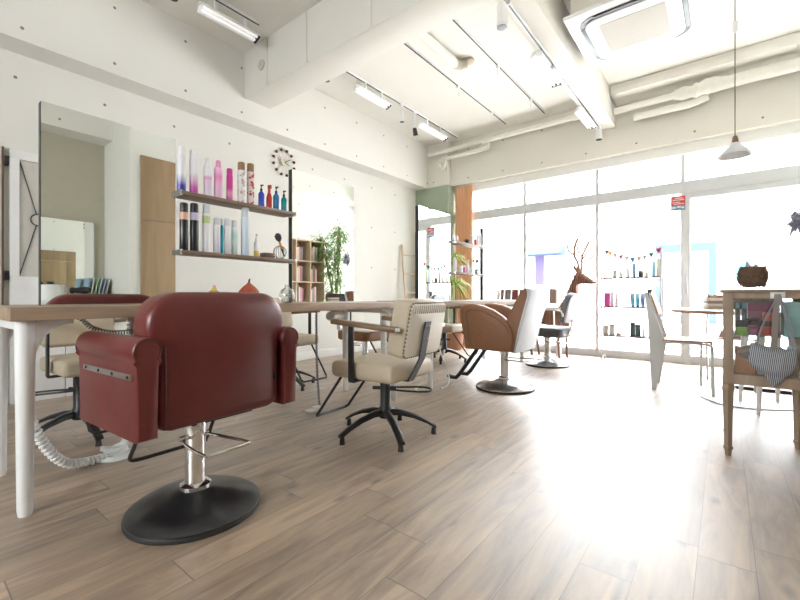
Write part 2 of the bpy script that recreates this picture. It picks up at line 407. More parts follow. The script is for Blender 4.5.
# window bays
glass_w = glass_mat('window_glass', (1,1,1), .05)
def bay(name, x0, x1, label, door=False, lowtop=2.10):
    r = empty(name, (0,0,0), 0, label, None, None, 'structure')
    f = MB()
    a, b = x0, x1
    w = .05 if door else .022
    if door:
        f.box(a, a+.075, YW-.03, YW+.03, 0, lowtop, .003); f.box(b-.075, b, YW-.03, YW+.03, 0, lowtop, .003)
        f.box(a+.075, b-.075, YW-.03, YW+.03, 0, .10, .003); f.box(a+.075, b-.075, YW-.03, YW+.03, lowtop-.07, lowtop, .003)
    else:
        f.box(a, a+w, YW-.03, YW+.03, 0, lowtop, .003); f.box(b-w, b, YW-.03, YW+.03, 0, lowtop, .003)
        f.box(a+w, b-w, YW-.03, YW+.03, 0, .10, .003)
    f.box(a, b, YW-.045, YW+.045, lowtop, 2.25, .003)
    f.box(a, a+.022, YW-.03, YW+.03, 2.25, 2.58); f.box(b-.022, b, YW-.03, YW+.03, 2.25, 2.58)
    f.build('window_frame', frame_w, r)
    t = MB().box(a, b, YW-.06, YW+.05, 2.58, ZS); t.build('head_board', white_p, r)
    MB().box(a+.02, b-.02, YW-.004, YW+.004, .1, lowtop).build('pane', glass_w, r, 0)
    MB().box(a+.02, b-.02, YW-.004, YW+.004, 2.25, 2.58).build('transom_pane', glass_w, r, 0)
    if door:
        MB().box(a+.03, a+.055, YW-.075, YW-.05, .85, 1.15, .005).cyl((a+.042,YW-.052,.9),(a+.042,YW-.03,.9),.006).cyl((a+.042,YW-.052,1.1),(a+.042,YW-.03,1.1),.006).build('door_handle', steel, r)
    return r
bay('window_1', -3.63, -2.41, 'leftmost tall shop window pane beside the orange curtain')
bay('window_2', -2.41, -1.38, 'tall shop window pane behind the deer figure')
bay('window_3', -1.38, -.40, 'tall shop window pane behind the white wire shelf')
bay('door_1', -.40, .78, 'wide glazed entrance door with a pale frame', True)
bay('window_4', .78, XR, 'rightmost tall shop window pane')
r5 = empty('added_window', (0,0,0), 0, 'wide window added in the wall behind the viewer for fill light', None, None, 'structure')  # unseen window, added to let soft fill light into the room
w5 = MB()
for x in (BX0, (BX0+BX1)/2-.02, BX1-.04): w5.box(x, x+.04, YB-.1, YB-.04, BZ0, BZ1)
w5.box(BX0, BX1, YB-.1, YB-.04, BZ0, BZ0+.04).box(BX0, BX1, YB-.1, YB-.04, BZ1-.04, BZ1)
w5.build('window_frame', frame_w, r5)
MB().box(BX0+.04, BX1-.04, YB-.075, YB-.07, BZ0+.04, BZ1-.04).build('pane', glass_w, r5, 0)
# white panelled door on the far left wall
d = empty('door_2', (XL, .93, 0), 0, 'white double door with a glazed top and diagonal bars on the left wall', None, None, 'structure')
for k, (a, b) in enumerate(((-.335, -.003), (.003, .335))):
    lf = MB()
    lf.box(.01,.05, a, b, .0, .98, .004).box(.01,.05, a, b, 1.88, 1.95, .004)
    lf.box(.01,.05, a, a+.055, .98, 1.88).box(.01,.05, b-.055, b, .98, 1.88)
    lo = lf.build('door_leaf', white_g, d)
    ga, gb = a+.055, b-.055; zc = 1.43; yc = (ga+gb)/2
    bars = MB()
    for (yy, zz) in ((ga,1.88),(ga,.98),(gb,1.88),(gb,.98)):
        v = V((0, yc-yy, zc-zz)); v2 = v*(1-.045/v.length)
        bars.cyl((.035, yy, zz), (.035, yy+v2.y, zz+v2.z), .0045, n=6)
    bars.tube([(.035, yc+.045*math.cos(2*PI*i/20), zc+.045*math.sin(2*PI*i/20)) for i in range(20)], .0045, 6, True)
    bars.tube([(.04, ga, .98), (.04, gb, .98), (.04, gb, 1.88), (.04, ga, 1.88)], .004, 4, True)
    bars.build('door_bars', black_m, lo)
    MB().box(.022,.028, ga, gb, .98, 1.88).build('door_glass', mat('frosted_door_glass', (.62,.60,.55), .25), lo)
h = MB()
for z in (1.82, .95): h.box(.0,.055, -.365, -.338, z, z+.07, .004)
h.build('hinge', black_m, d)
MB().box(.0,.03, -.375,-.366, 0, 1.96).build('door_jamb', mat('dark_door_jamb', (.16,.09,.07), .5), d)

struct('trim_9', MB().box(XR-.002, XR, YB, 1.72, 0, ZS), mat('shaded_niche_khaki', (.50,.47,.37), .85, var=.02), 'niche wall lining with its shade put into the khaki colour, opposite the first mirror')  # thin lining, the dimness of the niche is put into its khaki colour
# oak closet let in the wall block on the right (seen in the first mirror)
r = empty('oak_closet', (.63, 2.55, 0), 0, 'tall oak closet with split doors in the white wall opposite the first mirror', 'closet')
for (y0, y1) in ((-.73, -.24), (-.235, .25), (.255, .74)):
    MB().box(-.022, -.001, y0, y1, .04, 1.70, .002).build('closet_door', closet_w, r)
    MB().box(-.022, -.001, y0, y1, 1.705, 2.44, .002).build('closet_door', closet_w, r)

# ================================================================== STYLING TABLES
def styling_table(loc, L, label):
    r = empty('styling_table', loc, 0, label, 'table', 'long styling tables')
    W = .66
    MB().box(-W, 0, 0, L, .732, .783, .003).build('tabletop', table_w, r)
    for (sx, sy) in ((0,0),(1,0),(0,1),(1,1)):
        x = -.065 if sx == 0 else -W+.05; y = .05 if sy == 0 else L-.06
        MB().tube([(x,y,0),(x,y,.02),(x,y,.70),(x,y,.731)], [.021,.024,.031,.031], 14).build('leg', white_g, r)
    for xa in (-.072, -W+.043):
        for y0, dr in ((.05, 1), (L-.06, -1)):
            arc = [(y0+dr*(.145-.115*math.sin(t*PI/2)), .715-.135*(1-math.cos(t*PI/2))) for t in [i/8 for i in range(9)]]
            poly = [(y0, .731), (y0+dr*.145, .731)]+arc+[(y0, arc[-1][1])]
            MB().prism(poly, 'x', xa, xa+.014).build('bracket', white_g, r)
    for y in (.05, L-.06): MB().box(-W+.081, -.097, y-.01, y+.01, .69, .731).build('end_rail', white_g, r)
    return r
styling_table((-1.995, .28, 0), 2.30, 'long wood-topped styling table with white legs behind the red chair')
styling_table((-1.985, 2.97, 0), 2.22, 'second long styling table farther away, behind the tan armchair')

def styling_mirror(y0, y1, top, label):
    r = empty('styling_mirror', (-2.32, (y0+y1)/2, .783), 0, label, 'mirror', 'double sided mirrors on the styling tables')
    h = (y1-y0)/2; H = top-.783
    MB().box(-.018, .018, -h, h, 0, H, .001).build('mirror_core', black_m, r)
    MB().box(.0182, .0225, -h+.001, h, 0.001, H-.001).build('mirror_glass', mirror_m, r, 0)
    MB().box(-.0225, -.0182, -h+.001, h, 0.001, H-.001).build('mirror_glass', mirror_m, r, 0)
    return r
styling_mirror(.418, .968, 1.663, 'tall frameless mirror on the near table end, reflecting the oak closet')
styling_mirror(1.722, 2.31, 1.69, 'tall mirror with a black edge reflecting the bookcase and bamboo')
styling_mirror(3.19, 3.77, 1.70, 'mirror with a black edge on the far table reflecting the red and blue sign')
styling_mirror(4.53, 5.08, 1.66, 'farthest mirror seen almost edge-on as a thin black upright')

def wall_shelf(y0, y1, z, label, group, m=None):
    r = empty('product_shelf', (-2.31, (y0+y1)/2, z), 0, label, 'shelf', group)
    h = (y1-y0)/2
    MB().box(-.07, .065, -h, h, -.018, 0, .002).build('shelf_board', m or shelf_w, r)
    for s in (-1, 1):
        MB().box(-.015, .062, s*h-.006, s*h+.006, -.024, .004, .001).build('bracket', steel, r)
    return r
SG = 'product shelves between the mirrors'
wall_shelf(.978, 1.714, 1.385, 'upper thin wooden shelf of pink and white cans between the two near mirrors', SG)
wall_shelf(.978, 1.714, 1.07, 'lower thin wooden shelf holding two black cans and silver bottles', SG)
wall_shelf(3.80, 4.50, 1.425, 'upper white-edged shelf between the two far mirrors', SG)
wall_shelf(3.80, 4.50, 1.09, 'lower white-edged shelf between the two far mirrors', SG)

# ------------------------------------------------------------------ bottles
def bottle(x, y, z, h, r, style, m, label, group, capm=None, cat='bottle', name=None):
    nm = name or {'can':'spray_can','pump':'pump_bottle','spray':'spray_bottle','cap':'bottle','tube':'bottle','mist':'spray_can','jar':'jar'}[style]
    o = empty(nm, (x,y,z), 0, label, cat, group)
    capm = capm or plastic_w
    if style in ('can','mist'):
        hb = h*.80
        MB().lathe([(r*.94,0),(r,.003),(r,hb-.006),(r*.9,hb)], n=18).build('can_body', m, o)
        if style == 'can': MB().lathe([(r*.92,hb),(r*.92,h-.012),(r*.86,h-.003),(r*.6,h)], n=18).build('cap', capm, o)
        else: MB().lathe([(r*.8,hb),(r*.62,hb+.012),(r*.55,h-.004),(r*.4,h)], n=16).build('nozzle', capm, o)
    elif style == 'cap':
        hb = h*.82
        MB().lathe([(r*.94,0),(r,.004),(r,hb-.008),(r*.6,hb)], n=18).build('bottle_body', m, o)
        MB().lathe([(r*.7,hb),(r*.7,h-.003),(r*.6,h)], n=16).build('cap', capm, o)
    elif style == 'pump':
        hb = h*.70
        MB().lathe([(r*.94,0),(r,.004),(r,hb-.018),(r*.75,hb-.006),(r*.4,hb)], n=18).build('bottle_body', m, o)
        MB().lathe([(r*.42,hb),(r*.42,hb+.018),(r*.18,hb+.022),(r*.16,h-.012),(r*.3,h-.01),(r*.3,h)], n=12).box(0,r*1.1,-.003,.003,h-.010,h-.003).build('pump', capm, o)
    elif style == 'spray':
        hb = h*.66
        MB().lathe([(r*.94,0),(r,.004),(r*.95,hb-.03),(r*.55,hb)], n=18).build('bottle_body', m, o)
        MB().lathe([(r*.45,hb),(r*.45,hb+.015),(r*.35,h-.02),(r*.35,h-.02)], n=12).box(-r*.5,r*.9,-.008,.008,h-.024,h,.003).build('trigger', capm, o)
    elif style == 'jar':
        MB().lathe([(r*.9,0),(r,.005),(r,h*.7),(r*.9,h*.72)], n=18).build('jar_body', m, o)
        MB().lathe([(r*1.02,h*.72),(r*1.02,h-.002),(r*.95,h)], n=18).build('lid', capm, o)
    return o
def gm(name, *st): return grad_mat(name, st)
def pm(name, c, r=.3): return mat(name, c, r, var=.02)
W1 = (.78,.78,.80)
G1 = 'hair products on the upper near shelf'
brown_cap = pm('brown_cap', (.30,.17,.08)); black_cap = pm('black_cap', (.02,.02,.02))
for row in [
 (1.0,.249,.0217,'can',gm('can_violet',(0,(.03,.02,.25)),(.18,(.05,.03,.35)),(.5,W1),(1,W1)),None,'white can fading to deep violet at its foot, leftmost on the upper shelf'),
 (1.066,.247,.0222,'can',gm('can_magenta',(0,(.45,.04,.30)),(.2,(.6,.12,.42)),(.6,W1),(1,W1)),None,'white can fading to magenta at its foot, beside the violet one'),
 (1.144,.222,.0214,'mist',gm('can_lilac',(0,(.72,.66,.76)),(.5,(.74,.55,.70)),(.62,(.70,.36,.58)),(.7,W1),(1,W1)),None,'pale lilac can with a slim nozzle and small pink print'),
 (1.205,.226,.0233,'mist',gm('can_pink',(0,(.75,.52,.66)),(.5,(.78,.42,.62)),(.7,(.75,.25,.50)),(1,(.8,.55,.7))),pm('pink_cap',(.75,.30,.55)),'soft pink can with a pink nozzle cap'),
 (1.275,.197,.0179,'can',gm('can_hotpink',(0,(.72,.08,.36)),(.3,(.75,.30,.52)),(.5,(.62,.04,.28)),(1,(.62,.04,.30))),pm('hotpink_cap',(.62,.04,.30)),'slim hot pink can, shortest of the pink ones'),
 (1.35,.254,.0229,'can',floral_mat('can_white_floral',(.75,.73,.72),(.50,.42,.36)),brown_cap,'white can with grey flowers and a brown cap'),
 (1.412,.261,.0217,'can',floral_mat('can_red_floral',(.72,.60,.56),(.50,.05,.04)),brown_cap,'white can with red flowers and a brown cap'),
 (1.487,.147,.0191,'pump',pm('blue_liquid',(.03,.06,.50),.2),black_cap,'small royal blue pump bottle'),
 (1.545,.156,.0194,'spray',pm('red_liquid',(.55,.03,.03),.2),pm('red_cap',(.5,.05,.05)),'small red spray bottle'),
 (1.597,.157,.0197,'pump',pm('azure_liquid',(.02,.17,.42),.2),black_cap,'small azure pump bottle beside the red spray bottle'),
 (1.657,.143,.0184,'pump',pm('teal_liquid',(.0,.25,.24),.2),black_cap,'small teal pump bottle, rightmost on the upper shelf')]:
    y,h,r_,st,m,cm,lb = row; bottle(-2.30, y, 1.385, h, r_, st, m, lb, G1, cm)
G2 = 'hair products on the lower near shelf'
silver = pm('silver_tin',(.60,.62,.65))
K = (.015,.015,.017)
for row in [
 (1.013,.262,.0218,'can',gm('can_black_peach',(0,K),(.80,K),(.81,(.70,.42,.30)),(1,(.70,.42,.30))),black_cap,'tall black can with a peach band'),
 (1.068,.269,.0222,'can',gm('can_black_lilac',(0,K),(.80,K),(.81,(.55,.50,.66)),(1,(.55,.50,.66))),black_cap,'tall black can with a lilac band'),
 (1.135,.276,.0199,'can',gm('can_white_green',(0,W1),(.74,W1),(.76,(.50,.60,.26)),(.93,(.50,.60,.26)),(.95,W1),(1,W1)),silver,'tall white can with a pale green band'),
 (1.197,.208,.0190,'can',gm('can_silver_lilac',(0,(.55,.52,.60)),(.6,(.70,.68,.74)),(1,(.8,.8,.8))),silver,'shiny lilac-silver can right of the green-banded one'),
 (1.2265,.207,.0088,'cap',pm('teal_tube',(.0,.38,.48)),silver,'very slim bright teal bottle between silver ones'),
 (1.260,.211,.0190,'can',gm('can_silver',(0,(.50,.54,.56)),(.6,(.66,.70,.70)),(1,(.8,.8,.8))),silver,'silver can just right of the slim teal bottle'),
 (1.305,.208,.017,'can',gm('can_seafoam',(0,(.38,.52,.52)),(.5,(.55,.68,.66)),(.7,(.4,.62,.6)),(1,(.78,.8,.8))),silver,'silver can with a seafoam green label'),
 (1.376,.297,.0246,'can',gm('can_ice',(0,(.55,.63,.70)),(.6,(.60,.68,.76)),(1,(.70,.76,.82))),pm('ice_cap',(.68,.74,.80)),'tallest ice-blue can standing alone on the lower shelf'),
 (1.452,.146,.0157,'pump',gm('oil_bottle',(0,(.70,.50,.05)),(.35,(.72,.55,.10)),(.4,(.78,.78,.74)),(1,(.78,.78,.74))),plastic_w,'little clear bottle with yellow oil at the bottom')]:
    y,h,r_,st,m,cm,lb = row; bottle(-2.30, y, 1.07, h, r_, st, m, lb, G2, cm)
o = empty('powder_compact', (-2.30,1.53,1.07), 0, 'flat brown lidded case lying on the lower shelf', 'case')
MB().box(-.03,.03,-.038,.038,0,.018,.004).build('case_base', pm('compact_brown',(.13,.07,.04)), o)
MB().box(-.03,.03,-.036,.036,.019,.032,.005).build('case_lid', pm('compact_lid',(.20,.12,.08)), o)
o = empty('wire_stand', (-2.30,1.625,1.07), 0, 'small round black wire stand at the end of the lower shelf', 'stand')
w = MB()
for k in range(4):
    a = k*PI/4
    w.tube([(.042*math.cos(2*PI*i/20)*math.cos(a), .042*math.cos(2*PI*i/20)*math.sin(a), .046+.042*math.sin(2*PI*i/20)) for i in range(20)], .0016, 5, True)
w.build('wire_cage', black_m, o)
MB().tube([(.03*math.cos(2*PI*i/20), .03*math.sin(2*PI*i/20), .003) for i in range(20)], .002, 5, True).build('wire_base', black_m, o)
o = empty('makeup_brush', (-2.285,1.63,1.09), 0, 'fluffy dark powder brush with an orange handle leaning in the wire stand', 'brush')
p0, p1, p2 = V((0,.018,0)), V((.0,-.018,.095)), V((0,-.038,.145))
MB().tube([p0, p0.lerp(p1,.5)], [.004,.007], 10).build('brush_handle', black_m, o)
MB().tube([p0.lerp(p1,.5), p1], [.007,.008], 10).build('ferrule', pm('orange_ferrule',(.75,.30,.05)), o)
MB().tube([p1, p1.lerp(p2,.3), p1.lerp(p2,.75), p2], [.009,.02,.021,.008], 14).build('bristles', mat('dark_bristles',(.06,.06,.07),.9), o)

G3 = 'products on the upper far shelf'
for row in [(3.834,.066,.0163,'cap',W1,'white','left white mini bottle of the pair on the upper far shelf'),(3.908,.072,.0165,'cap',W1,'white','right white mini bottle of the pair on the upper far shelf'),
 (4.248,.124,.0165,'can',(.70,.66,.66),None,'pale slim can beside the small succulent'),(4.330,.091,.0165,'cap',(.48,.03,.06),None,'short dark red bottle on the upper far shelf'),
 (4.395,.150,.0145,'can',(.75,.72,.73),None,'white can right of the dark red bottle'),(4.455,.159,.0145,'can',(.70,.62,.68),None,'lilac-white can at the right end of the upper far shelf')]:
    y,h,r_,st,c,_,lb = row; bottle(-2.30, y, 1.425, h, r_, st, pm('far_%.2f'%y, c), lb, G3)
o = empty('succulent_pot', (-2.30,4.13,1.425), 0, 'dark little succulent in a black pot on the upper far shelf', 'plant')
MB().lathe([(.018,0),(.026,.03),(.024,.03),(.02,.026)], n=16).build('pot', black_m, o)
w = MB()
for k in range(26):
    a = random.random()*2*PI; e = random.uniform(.3,1.3)
    w.blade((0,0,.028), (math.cos(a)*math.cos(e), math.sin(a)*math.cos(e), math.sin(e)), .045, .014, .2, 3)
w.build('leaves', mat('dark_leaf',(.03,.05,.03),.5), o)
G4 = 'products on the lower far shelf'
for row in [(3.86,.168,.02,'mist',(.72,.74,.76),'tall white nozzle can at the left end of the lower far shelf'),(3.985,.076,.0279,'jar',(.78,.77,.74),'squat white jar on the lower far shelf'),
 (4.075,.082,.017,'cap',(.75,.10,.35),'small bright pink bottle on the lower far shelf'),(4.15,.156,.021,'spray',(.76,.76,.77),'white spray bottle beside the pink bottle'),
 (4.24,.07,.02,'jar',(.74,.73,.72),'short white jar near the middle of the lower far shelf')]:
    y,h,r_,st,c,lb = row; bottle(-2.30, y, 1.09, h, r_, st, pm('farl_%.2f'%y, c), lb, G4)
o = empty('brush_tumbler', (-2.30,4.36,1.09), 0, 'tumbler of dark styling brushes on the lower far shelf', 'tumbler')
MB().lathe([(.022,0),(.026,.06),(.024,.06),(.02,.004)], n=16).build('tumbler_cup', pm('grey_cup',(.4,.4,.42)), o)
for k in range(3):
    a = k*2.1; p = V((.012*math.cos(a), .012*math.sin(a), .006)); q = V((.02*math.cos(a), .035*math.sin(a)-.01, .13))
    MB().tube([p, q, q+(q-p)*.2, q+(q-p)*.35], [.003,.004,.013,.006], 8).build('brush', black_m, o)

# ------------------------------------------------------------------ things on the near table
o = empty('perfume_bottle', (-2.15,1.103,.783), 0, 'little round yellow glass bottle on the near table behind the red chair', 'bottle')
MB().ball((0,0,.040),.036,16,(1,1,1.05)).lathe([(.014,.07),(.012,.085),(.012,.085)], n=12).build('flask', mat('amber_glass',(.55,.36,.04),.15,coat=.6), o)
MB().ball((0,0,.093),.010,10).build('stopper', mat('amber_stopper',(.6,.3,.2),.2), o)
o = empty('fig_ornament', (-2.15,1.31,.783), 0, 'rust-red pointed fig-shaped ornament on the near table', 'ornament')
MB().lathe([(.02,0),(.045,.012),(.060,.045),(.056,.07),(.035,.095),(.014,.112),(.006,.122)], n=22).build('fig_body', mat('rust_ceramic',(.36,.07,.03),.5,var=.1,scale=60,bump=.2), o)
MB().tube([(0,0,.118),(0,.001,.132),(.002,.004,.142)], [.006,.005,.004], 8).build('fig_stem', mat('dark_stem',(.10,.04,.03),.7), o)
o = empty('glass_globe', (-2.10,1.535,.783), 0, 'clear glass globe with a white and yellow flower inside, beside the black mirror edge', 'ornament')
MB().lathe([(.02,0),(.034,.008),(.046,.03),(.048,.052),(.038,.078),(.018,.092),(.012,.104),(.014,.112)], n=24).build('globe', glass_mat('globe_glass',(.93,.95,.95),.9), o)
w = MB()
for k in range(9):
    a = k*2*PI/9; w.blade((.0,.0,.045), (math.cos(a), math.sin(a), .5), .028, .014, .2, 4)
w.build('petals', mat('white_petal',(.8,.8,.74),.6), o)
MB().ball((0,0,.05),.009,8).build('flower_heart', mat('yellow_heart',(.7,.5,.05),.6), o)

# ================================================================== CHAIRS
def round_base(r, parent, m=black_gl, R=.255, top=.36):
    MB().lathe([(R*.97,0),(R,.006),(R,.022),(R*.975,.027),(R*.92,.036),(R*.78,.052),(R*.60,.066),(R*.42,.076),(R*.27,.084),(R*.2,.092),(.0,.094)], n=48).build('base_disc', m, parent)
    MB().lathe([(R*1.005,0.0),(R*1.008,.004),(R*1.008,.012),(R*1.0,.016)], n=48).build('base_rim', black_r, parent)
    MB().lathe([(.056,.088),(.056,.102),(.045,.108),(.037,.11),(.037,top-.06),(.043,top-.058),(.043,top-.02),(.038,top)], n=28).build('column', chrome, parent)
def pedal(parent, z, pts, m=chrome, r=.006):
    MB().tube(smooth_path([V((x,y,z)) for x, y in pts], 4), r, 8).build('pump_lever', m, parent)

def red_chair(loc, rz):
    r = empty('barber_chair', loc, rz, 'dark red leather barber chair with rolled arms on a round black base, seen from behind', 'chair')
    round_base(r, r, black_gl, .236)
    cy = .097; zb = .335
    half = [(.0,zb),(.12,zb),(.19,zb),(.205,zb),(.234,zb+.008),(.248,zb+.024),(.254,zb+.05),(.254,.45),(.256,.56),(.260,.61),(.274,.648),(.288,.675),(.293,.705)]
    half += [(.173+.120*math.cos(PI/2*i/8), .716+.122*math.sin(PI/2*i/8)) for i in range(1,9)]+[(0,.840)]
    pts = half+[(-x, z) for x, z in reversed(half[1:-1])]
    b = cushion(MB(), [(p[0]+cy, p[1]) for p in pts], -.085, .058, .034)
    b.build('backrest', red_l, r, 50)
    MB().tube([V((.058, cy+s*.236, z)) for s, z in ((-1,.35),(-1,.64))], .003, 6).tube([V((.058, cy+s*.236, z)) for s, z in ((1,.35),(1,.64))], .003, 6).build('back_piping', red_pipe, r)
    for sy in (-1, 1):
        R = .047; zc = .636; yc = cy+sy*.302
        ring = [(R*math.cos(a), zc+R*math.sin(a)) for a in [math.radians(q) for q in range(-45, 226, 18)]]
        poly = [(.034,zb),(.034,.585)]+ring+[(-.034,.585),(-.034,zb)]
        MB().prism([(yc+p[0], p[1]) for p in poly], 'x', -.435, .080, .012, 3).build('armrest', red_l, r, 50)
        yo = yc+sy*.034
        rail = MB().box(-.37,.045, min(yo,yo+sy*.006), max(yo,yo+sy*.006), .540, .560, .001).build('arm_rail', steel, r)
        sc = MB()
        for xx in (-.34,-.22,-.10,.025): sc.cyl((xx,yo+sy*.006,.55),(xx,yo+sy*.009,.55),.006,n=10)
        sc.build('screw', black_m, rail)
        MB().tube([V((.079, yc+(R-.004)*math.cos(a), zc+(R-.004)*math.sin(a))) for a in [math.radians(q) for q in range(-45,226,14)]], .003, 6).build('piping', red_pipe, r)
    MB().box(-.45,-.05, cy-.262, cy+.262, .36, .50, .035, 4).build('seat', red_l, r, 60)
    MB().box(-.32,.04, cy-.13, cy+.13, .333, .358, .004).build('seat_plate', black_m, r)
    # chrome lever loop
    k = MB().tube(smooth_path([(-.02,-.03,.285),(.05,-.065,.278),(.185,-.075,.272),(.205,-.055,.27),(.210,.075,.27),(.19,.095,.272),(.05,.055,.28),(0,.03,.285)],5), .006, 8)
    k.cyl((-.0,-.062,.285),(.0,.05,.285),.010,n=12); k.build('pump_lever', chrome, r)
    # footrest
    f = MB().tube(smooth_path([(-.26,cy-.17,.34),(-.34,cy-.17,.20),(-.385,cy-.17,.125),(-.385,cy-.10,.115)],5), .0085, 8)
    f.tube([(-.385,cy-.12,.115),(-.385,cy+.17,.115)], .0085, 8)
    f.tube(smooth_path([(-.385,cy+.12,.115),(-.385,cy+.17,.125),(-.34,cy+.17,.20),(-.26,cy+.17,.34)],5), .0085, 8)
    f.build('footrest', black_m, r)
    MB().box(.055,.060, cy+.225,cy+.235,.455,.485).build('maker_tag', black_m, r)
    return r
red_chair((-1.605,.750,0), math.radians(3.5))

def star_base(parent, a0=35):
    MB().lathe([(.034,.10),(.038,.105),(.038,.16),(.031,.17),(.031,.355),(.045,.36),(.045,.37)], n=24).build('column', black_m, parent)
    for k in range(5):
        a = math.radians(a0+72*k); c, s = math.cos(a), math.sin(a)
        L = MB()
        ps = [(.02,.135),(.09,.132),(.17,.112),(.25,.078),(.305,.045)]; hs = [.030,.026,.022,.018,.015]
        rings = []
        for (q, z), h in zip(ps, hs):
            w_ = .019
            rings.append([L.bm.verts.new((q*c-s*yy, q*s+c*yy, z+zz)) for yy, zz in ((-w_,-h*.6),(-w_,h*.25),(-w_*.45,h*.6),(w_*.45,h*.6),(w_,h*.25),(w_,-h*.6))])
        for A, B in zip(rings, rings[1:]):
            for i in range(6): L.bm.faces.new((A[i], A[(i+1)%6], B[(i+1)%6], B[i]))
        L.bm.faces.new(rings[0]); L.bm.faces.new(rings[-1][::-1])
        lg = L.build('base_leg', black_gl, parent, 50)
        MB().cyl((.290*c,.290*s,0),(.290*c,.290*s,.04),.016,.012,n=12).build('glide', black_r, lg)

def cream_chair(loc, rz, label, group):
    r = empty('studded_salon_chair', loc, rz, label, 'chair', group)
    star_base(r)
    cx, cy = .035, -.085
    # seat
    MB().box(cx-.205, cx+.225, cy-.21, cy+.21, .372, .465, .030, 4).build('seat', beige_l, r, 60)
    MB().tube([V((cx+.01+sx*.209 , cy+sy*.204, .447)) for sx, sy in ((-1,-.9),(-1,.9),(-.9,1),(.9,1),(1,.9),(1,-.9),(.9,-1),(-.9,-1))], .003, 6, True).build('seat_piping', mat('beige_piping',(.36,.29,.20),.5), r)
    MB().box(cx-.12, cx+.14, cy-.10, cy+.10, .362, .376, .003).build('seat_plate', black_m, r)
    # back cushion, leaning, in its own tilted frame
    T = Matrix.Translation((cx+.262, cy, .655)) @ Matrix.Rotation(math.radians(11), 4, 'Y')
    hw, hh = .188, .148
    pl = rrect(-hw, hw, -hh, hh, .03, 4)
    bk = MB().prism(pl, 'x', -.070, .036, .016, 3).build('backrest', beige_l, r, 60, T)
    MB().prism(rrect(-hw+.008, hw-.008, -hh+.008, hh-.008, .03, 4), 'x', .034, .043, .006, 2).build('rear_panel', cream_l, bk, 60)
    st = MB(); per = rrect(-hw+.006, hw-.006, -hh+.006, hh-.006, .03, 4)
    tot = [(V(a), V(b)) for a, b in zip(per, per[1:]+per[:1])]; acc = 0; nxt = 0
    for a, b in tot:
        L = (b-a).length
        while nxt <= acc+L:
            p = a+(b-a)*((nxt-acc)/L) if L > 0 else a
            st.ball((.036, p.x, p.y), .0062, 6, (.9,1,1)); nxt += .0205
        acc += L
    st.build('studs', brass, bk, 60)
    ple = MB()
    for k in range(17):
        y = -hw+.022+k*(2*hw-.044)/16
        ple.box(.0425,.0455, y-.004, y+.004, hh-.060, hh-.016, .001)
    ple.build('pleats', mat('darker_pleat_fabric',(.62,.58,.50),.6), bk)  # pleats in a darker cream than the rear panel
    # steel bracket
    bp = MB()
    bp.prism([(cx+.10,.364),(cx+.218,.364),(cx+.289,.49),(cx+.329,.690),(cx+.321,.691),(cx+.281,.493),(cx+.212,.372),(cx+.10,.372)], 'y', cy-.050, cy+.006)
    br = bp.build('back_bracket', dark_plate, r, 20)
    sc = MB()
    for z, x in ((.665,cx+.325),(.60,cx+.312)):
        for yy in (-.038,-.008): sc.ball((x, cy+yy, z), .005, 8)
    sc.build('screw', steel, br)
    # arms
    for sy in (-1, 1):
        y = cy+sy*.232
        T2 = Matrix.Translation((cx+.050, y, .672)) @ Matrix.Rotation(math.radians(4), 4, 'Y')
        am = MB().box(-.212,.222,-.020,.020,-.014,.014,.005).build('armrest', arm_w, r, 40, T2)
        MB().box(.2195,.230,-.017,.017,-.010,.010,.003).build('arm_end', steel, am)
        MB().box(cx-.045, cx-.010, y-.005, y+.005, .37, .665, .001).box(cx-.045,cx-.01, min(y, y-sy*.11), max(y, y-sy*.11), .362,.3735,.001).build('arm_post', black_m, r)
    # footrest rods
    f = MB()
    f.tube([(cx-.18,cy-.13,.375),(cx-.385,cy-.13,.110),(cx-.405,cy-.115,.095),(cx-.405,cy+.135,.095),(cx-.385,cy+.15,.110),(cx-.18,cy+.15,.375)], .0085, 8)
    f.build('footrest', black_m, r)
    f = MB().tube(smooth_path([(-.03,.04,.275),(.03,.09,.268),(.12,.20,.26),(.19,.215,.255),(.215,.14,.255),(.14,.06,.262),(.02,.0,.27)],4), .006, 8)
    f.cyl((-.07,-.03,.275),(.06,.03,.275),.011,n=12); f.build('pump_lever', black_m, r)
    return r
CG = 'studded cream salon chairs'
cream = cream_chair((-1.59,1.865,0), math.radians(4), 'beige salon chair with studded cream back and wooden arms in front of the table', CG)
dup(cream, (-2.99,.72,0), math.radians(180+4), 'beige salon chair behind the near table, seen through the white table legs', CG)
dup(cream, (-3.18,2.28,0), math.radians(180), 'beige salon chair behind the near table, mostly hidden by the red barber chair', CG)
dup(cream, (-2.82,4.48,0), math.radians(186), 'cream salon chair behind the far table, half hidden by the tan armchair', CG)

